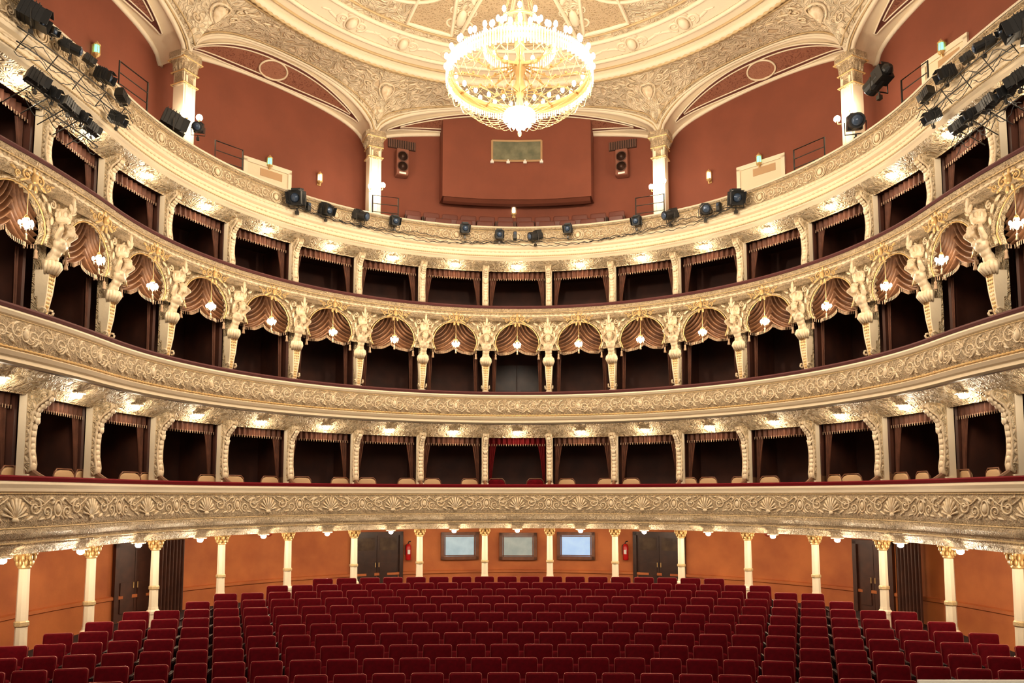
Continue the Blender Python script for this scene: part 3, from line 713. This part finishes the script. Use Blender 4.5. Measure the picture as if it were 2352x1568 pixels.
rp=Repeat(boxchair(M['tan'],M['frame']),'upholstered chairs in the lowest tier boxes')
for i,px in enumerate(CH):
    s,z=meas(px,1110,.5);rp.put(cp(s,.50,Z1-.8),-ang(s)+random.uniform(-.25,.25),'tan upholstered chair behind the lowest balcony rail, %s from left'%ordw(i+1))
t=boxchair(M['velvet'],M['frame']);tag(t,'red velvet chair in central box, the left one of two','chair','red chairs in the central box')
s,z=meas(1140,1110,.5);t.location=cp(s,.5,Z1-.8);s,z=meas(1230,1110,.5);dup(t,cp(s,.5,Z1-.8),0,'red velvet chair in central box, the right one of two')
# ------------------------------------------------------------------ stalls seats
t=thing('theatre_seat','','seat')
W=.420
mb=MB();outl=mb.pillow((0,.06,.60),W,.50,.08,.035,tilt=radians(-8));bk=mb.build('backrest',M['velvet'],t,True)
mb=MB();oo=outl[0:8];lo1=Vector((oo[0].x,oo[0].y-.05,.45));lo2=Vector((oo[7].x,oo[7].y-.05,.45));mb.tube([lo1]+[p*1.0+Vector((0,.0,.002)) for p in oo]+[lo2],.0045,5);mb.build('edge_trim',M['brass'],bk,True)
mb=MB();mb.pillow((0,-.10,.42),W-.05,.36,.11,.05,tilt=radians(-16));mb.build('seat',M['velvet'],t,True)
for g in(-1,1):
    mb=MB();mb.box((g*.232,-.05,.56),(.024,.30,.035));mb.box((g*.232,.04,.28),(.018,.16,.56));mb.build('armrest',M['seatarm'],t)
mb=MB();mb.box((0,.07,.18),(.30,.04,.36));mb.box((0,.05,.02),(.34,.16,.04));mb.build('stand',M['black'],t)
rp=Repeat(t,'red velvet stalls seats')
PT=.495
half=[7.3,7.5,7.7,7.75,7.4,7.1,6.75,6.4,6.2,5.35,4.6]
cnt=0
for i in range(11):
    Y0=10.08+.675*i;nb=int(2*.32*Y0/PT)
    if nb%2!=i%2: nb+=1
    xs=[(j-(nb-1)/2)*PT for j in range(nb)]
    e=nb/2*PT+.02
    while e+PT/2<half[i]+.12: xs.append(e+PT/2);xs.append(-e-PT/2);e+=PT
    xs=[x for x in sorted(xs) if abs(x)<half[i] and abs(x)/(Y0-x*x/70)*F<1215]
    for j,x in enumerate(xs):
        y=Y0-x*x/70;cnt+=1
        rp.put((x,y,fl(y)),-x/35,'red velvet seat in %s, %s from its left end'%('the front row' if i==0 else ('the back row' if i==10 else ordw(i+1)+' row from front'),ordw(j+1)))
print('SEATS',cnt)
t=thing('control_desk','pale desk top at the bottom right in front of the stalls','desk',(5.35,8.55,fl(8.5)))
mb=MB();mb.box((0,0,1.17),(1.9,.4,.04));mb.box((0,.19,1.20),(1.9,.03,.03));mb.build('desk_top',M['white'],t)
for g in(-1,1):
    mb=MB();mb.box((g*.9,0,.57),(.05,.36,1.15));mb.build('side_panel',M['wood'],t)
mb=MB();mb.box((0,.14,.7),(1.75,.03,.9));mb.build('back_panel',M['wood'],t)
# ------------------------------------------------------------------ gallery seats
t=thing('gallery_seat','','seat')
mb=MB();mb.pillow((0,.1,.62),.46,.34,.05,.05);mb.build('backrest',M['gseat'],t,True)
mb=MB();mb.pillow((0,-.02,.48),.42,.26,.05,.04,tilt=.2);mb.build('seat',M['gseat'],t,True)
for g in(-1,1):
    mb=MB();mb.box((g*.245,.04,.3),(.025,.25,.6));mb.build('side_frame',M['wood'],t)
rp=Repeat(t,'wooden seats behind the gallery parapet')
for row,(r,zz,a,bb,nn) in enumerate(((1.15,G1,1020,1350,8),(1.70,G2,950,1415,12))):
    for j in range(nn):
        px=a+(bb-a)*j/(nn-1);s,z=meas(px,500,r);rp.put(cp(s,r,zz),-ang(s),'reddish brown gallery seat in %s row, %s from the left'%(('front','back')[row],ordw(j+1)))
# ------------------------------------------------------------------ booth, vents, speakers
t=thing('projection_booth','large rust red projection booth on the back wall of the gallery','booth')
mb=MB();za,zb=zc(458,1.6),zc(276,1.6)
def bo(x,r,z):return pol(-14.3+28.6*x,R0+r,z)
mb.grid(lambda x,y:bo(x,1.6,za+(zb-za)*y),20,1);mb.grid(lambda x,y:bo(x,1.6+.59*y,za-.12*0),20,1);mb.grid(lambda x,y:bo(x,1.6+.59*y,zb),20,1)
for e in(0,1):mb.grid(lambda x,y:bo(e,1.6+.59*x,za+(zb-za)*y),1,1)
mb.build('body',M['redwall'],t)
mb=MB();mb.grid(lambda x,y:bo(x*.98+.01,1.63+.5*y,za-.10*sin(pi*min(1,y+.01))),20,4);mb.build('underside_lip',M['redwall'],t)
mb=MB();mb.grid(lambda x,y:bo(x,1.585,zb-.03*y),20,1);mb.build('top_edge',M['frame'],t)
x0,x1=(1117-995)/367,(1240-995)/367;wz0,wz1=zc(370,1.58),zc(324,1.58)
mb=MB();mb.grid(lambda x,y:bo(x0+(x1-x0)*x,1.575,wz0+(wz1-wz0)*y),4,1);wp=mb.build('window_pane',M['glassg'],t)
mb=MB();cs=[(x0,wz0),(x1,wz0),(x1,wz1),(x0,wz1)]
for i in range(4):
    a,b2=cs[i],cs[(i+1)%4];mb.tube([bo(a[0]+(b2[0]-a[0])*k/4,1.56,a[1]+(b2[1]-a[1])*k/4) for k in range(5)],.03,4)
mb.build('window_frame',M['tan'],t)
for i,px in enumerate((1117,1157,1199,1240)):
    mb=MB();p=bo((px-995)/367,1.53,wz0-.06);mb.box(p,(.10,.06,.06));mb.box(p+Vector((0,-.02,.03)),(.04,.05,.08));mb.build('port_lamp',M['white'],t)
def onwall(px,py,r): s,z=meas(px,py,r);return cp(s,r,z),-ang(s)
for px,l in((923,'left'),(1429,'right')):
    p,rz=onwall(px,375,2.02);t=thing('loudspeaker','rust coloured two-driver loudspeaker on the wall %s of the booth'%l,'speaker',p,rz,'gallery loudspeakers')
    mb=MB();mb.pillow((0,0,0),.38,.80,.26,.04);mb.build('cabinet',M['spk'],t)
    for zz in(.16,-.14):
        mb=MB();mb.tube([(.145*cos(a*pi/10),-.135,zz+.145*sin(a*pi/10)) for a in range(20)],.014,5,closed=True);dv=mb.build('driver',M['cone'],t,True)
        mb=MB();mb.lathe([(.14,0),(.10,-.02),(.05,-.03)],16,c=(0,-.14,zz),M=Matrix.Rotation(pi/2,3,'X'));mb.ell((0,-.15,zz),(.05,.02,.05),8,6);mb.build('cone',M['wood'],dv,True)
    mb=MB();mb.box((0,-.135,-.34),(.2,.01,.05));mb.build('badge_plate',M['white'],t)
for px,l in((923,'left'),(1430,'right')):
    p,rz=onwall(px,333,2.17);t=thing('air_vent','dark slatted air grille above the loudspeaker %s of the booth'%l,'air vent',p,rz,'air grilles beside the booth')
    mb=MB();mb.box((0,0,0),(.82,.04,.26));mb.build('backing',M['wood'],t)
    mb=MB()
    for i in range(12):mb.box((-.38+.069*i,-.03,0),(.035,.02,.24))
    mb.build('slats',M['ventm'],t)
def sconce(gl,name):
    t=thing(name,'','lamp')
    mb=MB();mb.box((0,.08,0),(.10,.03,.30));mb.tube([(0,.07,-.12),(0,.0,-.14),(0,-.02,-.08)],.015,5);mb.lathe([(.03,-.12),(.07,-.08),(.075,-.05)],8);mb.lathe([(.07,.13),(.075,.15),(.03,.2),(.01,.23)],8)
    for i in range(6):
        q=2*pi*i/6;mb.tube([(.07*cos(q),.07*sin(q),-.07),(.07*cos(q),.07*sin(q),.14)],.006,4)
    mb.build('gilt_cage',M['gold'],t);mb=MB();mb.lathe([(.05,-.06),(.058,.03),(.05,.13)],8);mb.build('glass_shade',gl,t,True);return t
rp=Repeat(sconce(M['green'],'wall_sconce'),'green lit wall lanterns')
for px,py,l in((222,118,'near the left lamp cluster'),(620,375,'above the left gallery door'),(1743,370,'above the right gallery door'),(2162,113,'near the right lamp cluster')):
    p,rz=onwall(px,py,2.1);rp.put(p,rz,'gilt wall lantern glowing green '+l)
rp=Repeat(sconce(M['crystalb'],'wall_sconce'),'clear wall lanterns')
for px,py,l in((735,412,'on the red wall left of the booth'),(1180,487,'below the projection booth'),(1628,407,'on the red wall right of the booth')):
    p,rz=onwall(px,py,2.1);rp.put(p,rz,'small gilt wall lantern with clear glass '+l)
for n,(px,py,w) in enumerate(((616,412,1.25),(1746,405,1.25),(2168,150,1.1))):
    s,z=meas(px,py-30,2.15);p=cp(s,2.17,G2)
    t=thing('door_%d'%(n+1),'cream framed door in the red gallery wall','door',p,-ang(s));struct(t)
    h=z-G2+.02
    for g in(-1,1):
        mb=MB();mb.box((g*w/2,0,h/2),(.10,.08,h));mb.build('door_jamb',M['cream2'],t)
    mb=MB();mb.box((0,0,h),(w+.1,.08,.12));mb.build('door_head',M['cream2'],t)
    mb=MB();mb.box((0,.01,h/2),(w-.1,.03,h-.06));lf=mb.build('door_leaf',M['cream'],t)
    mb=MB();mb.box((.1,-.01,h-.22),(w*.5,.01,.2));mb.build('door_pane',M['tan'],lf)
# ------------------------------------------------------------------ stalls windows and doors
for n,(px,py,gm) in enumerate(((1056,1253,'glass'),(1190,1254,'glassm'),(1323,1253,'glassb'))):
    p,rz=onwall(px,py,1.95);t=thing('window_%d'%(n+1),'control room window in a wooden frame on orange wall','window',p,rz);struct(t)
    w,h=.98,.68
    mb=MB();mb.box((0,.02,0),(w,.02,h));mb.build('pane',M[gm],t)
    mb=MB()
    for g in(-1,1):mb.box((g*w/2,-.02,0),(.09,.09,h+.09));mb.box((0,-.02,g*h/2),(w+.09,.09,.09));mb.box((g*(w/2-.07),-.01,0),(.03,.05,h-.05));mb.box((0,-.01,g*(h/2-.07)),(w-.08,.05,.03))
    mb.build('window_frame',M['frame'],t)
for n,(px,w) in enumerate(((866,1.25),(1514,1.25),(312,.85),(2005,.8))):
    s,z=meas(px,1260,1.95);p=cp(s,1.97,0);p.z=fl(p.y);h=zc(1222,1.95)-p.z
    mm=M['wood'] if n<2 else M['doordark']
    t=thing('door_%d'%(n+4),'dark panelled double door in the orange stalls wall','door',p,-ang(s));struct(t)
    for g in(-1,1):
        mb=MB();mb.box((g*(w/2+.05),-.02,h/2),(.10,.12,h+.06));mb.build('door_jamb',mm,t)
    mb=MB();mb.box((0,-.02,h),(w+.2,.12,.10));mb.build('door_head',mm,t)
    for g in(-1,1):
        mb=MB();mb.box((g*w/4,0,h/2),(w/2-.01,.04,h));mb.box((g*w/4,-.03,h*.3),(w/2-.14,.03,h*.4));
        lf=mb.build('door_leaf',mm,t)
        if n<2:
            mb=MB();mb.box((g*w/4,-.03,h*.82),(w/2-.14,.015,h*.22));mb.build('door_pane',M['glassd'],lf)
        mb=MB();mb.tube([(g*.05,-.06,h*.5),(g*.05,-.06,h*.42)],.012,5);mb.build('door_handle',M['gold'],lf)
for px,l in((395,'left'),(2085,'right')):
    s,z=meas(px,1260,1.6);p=cp(s,1.6,0);p.z=fl(p.y);h=zc(1216,1.6)-p.z
    t=thing('door_curtain','dark brown pleated curtain hanging by the %s side exit'%l,'curtain',p,-ang(s),'side exit curtains')
    mb=MB();mb.grid(lambda a,b2:((a-.5)*.62,.05*sin(a*44),.02+(h-.04)*b2),60,4);mb.build('cloth',M['doordark'],t,True)
    mb=MB();mb.tube([(-.4,0,h),(.4,0,h)],.02,6);mb.build('rod',M['gold'],t)
for px,l in((938,'left'),(1437,'right')):
    p,rz=onwall(px,1265,1.88);t=thing('fire_extinguisher','red fire extinguisher on the stalls wall beside the %s door'%l,'fire extinguisher',p,rz,'fire extinguishers')
    mb=MB();mb.lathe([(.07,-.25),(.08,-.23),(.08,.12),(.05,.19),(.02,.2)],12);mb.build('cylinder',M['extred'],t,True)
    mb=MB();mb.tube([(0,0,.2),(0,0,.25),(.06,-.02,.27)],.015,5);mb.tube([(0,0,.22),(-.1,0,.15),(-.1,0,-.1)],.01,5);mb.build('valve_and_hose',M['black'],t)
    mb=MB();mb.box((0,-.078,-.02),(.07,.012,.12));mb.build('label_plate',M['white'],t)
t=thing('ceiling_globe','','lamp');mb=MB();mb.ell((0,0,-.08),(.075,.075,.075),10,8);mb.build('globe',M['redglass'],t,True);mb=MB();mb.lathe([(.04,-.02),(.04,0)],10);mb.build('mount',M['gold'],t)
rp=Repeat(t,'red glass globes under the lowest balcony')
for i,(px,py) in enumerate(((115,1262),(463,1238),(618,1230),(1763,1230),(1925,1236),(2298,1258))):
    s,z=meas(px,py,1.5);rp.put(cp(s,1.5,zc(1213)),-ang(s),'unlit reddish glass globe lamp on the stalls ceiling, %s from left'%ordw(i+1))
t=thing('door_9','dark panelled door at the back of the central box','door',cp(0,1.96,Z2-.8));struct(t)
for g in(-1,1):
    mb=MB();mb.box((g*.36,0,.95),(.70,.05,1.9));mb.box((g*.36,-.03,1.45),(.5,.03,.6));mb.box((g*.36,-.03,.6),(.5,.03,.7));mb.build('door_leaf',M['wood'],t)
# ------------------------------------------------------------------ theatre spotlights
def spot(kind,name='spotlight'):
    t=thing(name,'','spotlight')
    R=Matrix.Rotation(radians(18),3,'X')
    def bx(mb,c,d): 
        mb.box(R@Vector(c),d,rx=radians(18))
    mb=MB()
    if kind=='box':
        bx(mb,(0,.04,0),(.27,.34,.27));bx(mb,(0,.06,.15),(.18,.24,.05))
        for i in range(5):bx(mb,(0,-.02+.05*i,.18),(.2,.012,.04))
        for i in range(4):bx(mb,(0,-.05+.07*i,0),(.29,.012,.29))
    else:
        mb.lathe([(.13,-.20),(.13,.1),(.10,.14),(.10,.26),(.04,.32)],14,M=R@Matrix.Rotation(-pi/2,3,'X'));bx(mb,(0,.12,.0),(.24,.2,.24))
        for i in range(5):bx(mb,(0,.04+.05*i,.13),(.16,.012,.05))
    hs=mb.build('housing',M['black'],t)
    yf=-.135 if kind=='box' else -.21
    mb=MB();mb.lathe([(.085,0),(.095,.01),(.07,.03),(.02,.045)],16,c=R@Vector((0,yf,0)),M=R@Matrix.Rotation(pi/2,3,'X'));mb.build('lens',M['lens'],hs,True)
    mb=MB();
    if kind=='box':
        for g in(-1,1):
            mb.box(R@Vector((g*.145,yf-.05,0)),(.008,.11,.24),rz=g*.2,rx=radians(18));mb.box(R@Vector((0,yf-.05,g*.145)),(.24,.11,.008),rx=radians(18))
        mb.build('barn_doors',M['black'],hs)
    mb=MB()
    mb.tube([(-.17,.03,.02),(-.17,.03,-.2),(.17,.03,-.2),(.17,.03,.02)],.012,5)
    mb.tube([(0,.03,-.2),(0,.03,-.30)],.018,6);mb.box((0,.03,-.30),(.07,.07,.07));mb.build('yoke',M['steel'],t)
    return t
RB=Repeat(spot('box'),'boxy black theatre lamps');RC=Repeat(spot('can'),'round black theatre lamps')
SP=[
 (682,455,'b',1.15,-.9),(750,482,'b',.85,.2),(830,495,'c',.9,.5),(907,507,'b',.75,0),(1068,524,'b',.8,0),(1147,538,'b',.75,0),(1228,541,'c',.85,-.9),(1304,525,'b',.75,0),(1462,507,'b',.75,0),(1538,493,'c',.9,-.5),(1620,480,'c',.95,.6),(1690,455,'b',1.1,.8),
 (78,35,'b',.9,.5),(120,72,'b',.4,-.2),(165,110,'c',.62,.4),(205,137,'b',.4,.9),(240,175,'b',.65,.1),(85,183,'b',.65,.9),(122,215,'b',.52,.3),(158,243,'b',.55,1.3),(188,268,'b',.5,.2),(212,295,'b',.5,1.0),(280,222,'b',.55,1.6),(270,273,'b',.6,.2),(398,282,'b',1.1,.9),(455,293,'c',.8,-1.0),
 (2342,60,'b',.9,-.5),(2305,72,'b',.4,.2),(2258,103,'c',.62,-.4),(2222,132,'b',.4,-.9),(2172,170,'b',.65,-.2),(2338,182,'b',.62,-.9),(2308,212,'b',.52,-.3),(2270,237,'b',.55,-1.3),(2228,265,'b',.5,-.2),(2202,290,'b',.5,-1.0),(2128,217,'b',.55,-1.4),(2141,268,'b',.6,-.2),(2015,186,'c',1.2,-1.5),(1965,280,'c',1.2,1.0)]
Ln=[p for p in SP if p[0]<500];Rn=[p for p in SP if p[0]>1900];Mn=[p for p in SP if 500<p[0]<1900]
for grp,nm in((Ln,'in the left cluster'),(Rn,'in the right cluster'),(Mn,'along the gallery parapet front')):
    for i,(px,py,k,sc,rz) in enumerate(sorted(grp)):
        r=-.16 if grp is Mn else (-.45 if (py>180 and px<220) or (py>205 and px>2190) or (px>2320 and py>150) else -.2)
        if px in(398,455,1965,2015): r=.1
        s,z=meas(px,py,r);o=(RB if k=='b' else RC).put(cp(s,r,z),-ang(s)+rz,'%s black theatre lamp %s, %s from left'%('boxy' if k=='b' else 'round bodied',nm,ordw(i+1)));o.scale=(sc,)*3
t=thing('small_floodlight','','spotlight');mb=MB();mb.pillow((0,0,0),.10,.22,.12,.02);mb.build('housing',M['black'],t);mb=MB();mb.lathe([(.03,0),(.035,.02)],8,c=(0,-.06,.04),M=Matrix.Rotation(pi/2,3,'X'));mb.build('lens',M['lens'],t)
rp=Repeat(t,'small black lamps on the parapet')
for i,(px,py) in enumerate(((708,475),(1183,541),(1651,475))):
    s,z=meas(px,py,-.1);rp.put(cp(s,-.1,z),-ang(s),'narrow small black lamp on the gallery parapet, %s from left'%ordw(i+1))
def rig(pa,pb,r,nm,sd):
    t=thing('lighting_rig','thin steel pipe rig with loose cables on the gallery parapet, '+nm,'lighting rig',(0,0,0),0,'lighting rigs on the parapet')
    (xa,ya),(xb,yb)=pa,pb
    s0,z0=meas(xa,ya,r);s1,z1=meas(xb,yb,r);n=14
    for off in(0,-.22):
        mb=MB();mb.tube([cp(s0+(s1-s0)*i/n,r,z0+(z1-z0)*i/n+off) for i in range(n+1)],.011,6);mb.build('pipe',M['steel'],t,True)
    for i in range(1,n,3):
        a=cp(s0+(s1-s0)*i/n,r,z0+(z1-z0)*i/n);c2=cp(s0+(s1-s0)*i/n,-.04,z0+(z1-z0)*i/n-.25)
        mb=MB();mb.tube([a,c2],.010,4);mb.build('bracket',M['steel'],t)
    random.seed(sd)
    for q in range(3):
        pts=[];ph=random.random()*6
        for i in range(61):
            f=i/60;pts.append(cp(s0+(s1-s0)*f,r+.04*q-.05,z0+(z1-z0)*f-.10-.08*q-.14*abs(sin(f*12+ph))+.03*random.random()))
        mb=MB();mb.tube(pts,.006,5);mb.build('cable',M['black'],t,True)
rig((40,60),(300,260),-.22,'upper left cluster',3);rig((2330,70),(2110,250),-.22,'upper right cluster',4)
rig((60,185),(225,305),-.45,'lower left cluster',5);rig((2345,185),(2190,305),-.45,'lower right cluster',6)
t=thing('cable_run','tangled black cables drooping along the centre of the gallery parapet','cable')
random.seed(11)
for q in range(3):
    mb=MB();pts=[];s0,_=meas(655,480,-.1);s1,_=meas(1715,480,-.1)
    for i in range(161):
        f=i/160;s=s0+(s1-s0)*f;pts.append(cp(s,-.10-.02*q,zc(550)-.14*abs(sin(f*11+q*.7))-.05*q+.25*abs(2*f-1)**6+.02*sin(i*1.7+q)))
    mb.tube(pts,.009,5);mb.build('cable',M['black'],t,True)
RL=[((495,322),(558,345),'left gallery steps'),((275,140),(340,190),'left lamp cluster'),((856,448),(915,455),'steps by the left centre pillar'),((1460,455),(1525,445),'steps by the right centre pillar'),((1823,345),(1893,315),'right gallery steps'),((2070,185),(2130,140),'right lamp cluster')]
for (a,b2,l) in RL:
    s0,z0=meas(a[0],a[1],.6);s1,z1=meas(b2[0],b2[1],.7)
    tops=[cp(s0,.6,z0),cp(s1,.7,z1)];mb=MB()
    mb.tube([(*tops[0].xy,Z4-.75),tops[0],tops[1],(*tops[1].xy,Z4-.75)],.02,6)
    for q in(.22,.44): mb.tube([tops[0]-Vector((0,0,q)),tops[1]-Vector((0,0,q))],.012,5)
    tag(mb.build('handrail',M['steel']),'thin dark metal handrail by the '+l,'handrail','gallery handrails')
# ------------------------------------------------------------------ chandelier
ZCH=HC+7.75; ch=thing('chandelier','huge glowing crystal chandelier hanging from the centre of the ceiling','chandelier',(0,RY,ZCH))
def circ(r,z,n=48):return [(r*cos(2*pi*i/n),r*sin(2*pi*i/n),z) for i in range(n)]
mb=MB();mb.tube(circ(1.30,0),.045,6,closed=True);mb.tube(circ(1.30,-.12),.03,6,closed=True);mb.lathe([(1.29,-.12),(1.31,-.06),(1.29,0)],48);mb.f=mb.f[:-2];mb.mi=mb.mi[:-2];mr_=mb.build('main_ring',M['gold'],ch,True)
for rr,zz,nn in((.62,.55,32),(.36,.95,28)):
    mb=MB();mb.tube(circ(rr,zz,nn),.03,6,closed=True);mb.build('upper_ring',M['gold'],ch,True)
mb=MB();mb.tube([(0,0,-.95),(0,0,4.0)],.03,8);mb.lathe([(.02,-.9),(.10,-.7),(.05,-.5),(.12,-.3),(.06,-.1),(.14,.1),(.05,.3),(.10,.5),(.04,.8),(.09,1.0),(.03,1.2)],12);mb.build('stem',M['gold'],ch,True)
mb=MB()
for i in range(12):
    q=2*pi*i/12;mb.tube([(.08*cos(q),.08*sin(q),.1),(.6*cos(q),.6*sin(q),-.12),(1.0*cos(q),1.0*sin(q),.0),(1.30*cos(q),1.30*sin(q),-.06)],.016,5)
    mb.tube([(.08*cos(q),.08*sin(q),-.4),(.45*cos(q),.45*sin(q),-.42),(.75*cos(q),.75*sin(q),-.25)],.012,4)
    for k in range(5): mb.ell(((.25+.2*k)*cos(q),(.25+.2*k)*sin(q),.0-.03*k*(k<3)),(.03,.03,.03),6,4)
mb.build('scroll_arms',M['gold'],ch,True)
mb=MB()
for i in range(170):
    q=2*pi*i/170;mb.tube([(1.34*cos(q),1.34*sin(q),.05),(1.34*cos(q),1.34*sin(q),-.22-.03*(i%2))],[.010,.014],4)
for i in range(70):
    q=2*pi*i/70;mb.tube([(.66*cos(q),.66*sin(q),.55),(.66*cos(q),.66*sin(q),.38)],[.006,.012],4)
o=mb.build('crystal_fringe',M['crystalb'],ch);o['kind']='stuff'
mb=MB()
for i in range(36):
    q=2*pi*i/36;P=[];rs=[]
    for k in range(33):
        f=k/32;rr=1.28*cos(f*pi/2)**.8*(1-.0*f)+.10*f;zz=-.14-.72*sin(f*pi/2)**1.3;P.append((rr*cos(q),rr*sin(q),zz));rs.append(.008 if k%2 else .0025)
    mb.tube(P,rs,4)
    if i%2==0:
        P=[];rs=[]
        for k in range(21):
            f=k/20;rr=1.28+(.62-1.28)*f;zz=.02+.53*f-.28*sin(pi*f);P.append((rr*cos(q),rr*sin(q),zz));rs.append(.009 if k%2 else .003)
        mb.tube(P,rs,4)
    if i%4==0:
        P=[];
        for k in range(17):
            f=k/16;rr=.62+(.10-.62)*f**.7;zz=.55+1.5*f-.2*sin(pi*f);P.append((rr*cos(q),rr*sin(q),zz))
        mb.tube(P,[.010 if k%2 else .003 for k in range(17)],4)
for i in range(24):
    q0,q1=2*pi*i/24,2*pi*(i+1)/24
    mb.tube([(1.32*cos(q0+(q1-q0)*f),1.32*sin(q0+(q1-q0)*f),-.24-.14*sin(pi*f)) for f in [k/8 for k in range(9)]],[.012 if k%2 else .005 for k in range(9)],4)
mb.build('crystal_chains',M['crystal'],ch)
mb=MB();mb.lathe([(.02,-1.12),(.05,-1.08),(.03,-1.02),(.10,-.98),(.24,-.92),(.30,-.84),(.28,-.78)],16);mb.build('bottom_bowl',M['crystalb'],ch,True)
mb=MB();mb.ell((0,0,-1.17),(.035,.035,.06),8,6);mb.build('finial',M['gold'],ch,True)
bm=MB();bm.ell((0,0,.09),(.038,.038,.062),8,6);bp_=bm.build('bulb',M['bulbc'],ch,True);bp_.location=(1.36,0,.03)
def addb(p):
    o=bp_.copy();COL.objects.link(o);o.parent=ch;o.location=p
NB=52
for i in range(1,NB):
    q=2*pi*i/NB;rr=1.36-.07*(i%2);addb((rr*cos(q),rr*sin(q),.03+.08*(i%2)))
for i in range(16):
    q=2*pi*i/16;addb((.68*cos(q),.68*sin(q),.56))
for i in range(8):
    q=2*pi*i/8;addb((.40*cos(q),.40*sin(q),.96))
for i in range(16):
    q=2*pi*i/16;addb((.26*cos(q),.26*sin(q),-1.0+.07*(i%2)))
for i in range(7):
    q=2*pi*i/7;addb((.12*cos(q),.12*sin(q),-1.09))
for i in range(8):
    q=2*pi*i/8;point((1.95*cos(q),RY+1.95*sin(q),ZCH-.05),165,(1,.83,.61),.15)
point((0,RY,ZCH-1.75),300,(1,.83,.61),.15)
# ------------------------------------------------------------------ added stage side fill light, world, camera
l=bpy.data.lights.new('stage_fill_light','AREA');l.shape='RECTANGLE';l.size=9;l.size_y=5;l.energy=700;l.color=(1,.85,.67)  # soft fill added behind the camera, not a fitting of the house
o=bpy.data.objects.new('stage_fill_light',l);COL.objects.link(o);o.location=(0,-3,10.5);o.rotation_euler=(radians(90),0,0)
w=bpy.data.worlds.new('World');S.world=w;w.use_nodes=True;w.node_tree.nodes['Background'].inputs[0].default_value=(1,.78,.57,1);w.node_tree.nodes['Background'].inputs[1].default_value=.25
cam=bpy.data.cameras.new('Camera');co=bpy.data.objects.new('Camera',cam);COL.objects.link(co);S.camera=co
co.location=(CX,0,HC);co.rotation_euler=(pi/2+TH,0,0);cam.sensor_width=36;cam.lens=F/2352*36;cam.shift_y=SH/2352;cam.clip_end=200
S.view_settings.view_transform='Standard';S.view_settings.look='None';S.view_settings.exposure=.22
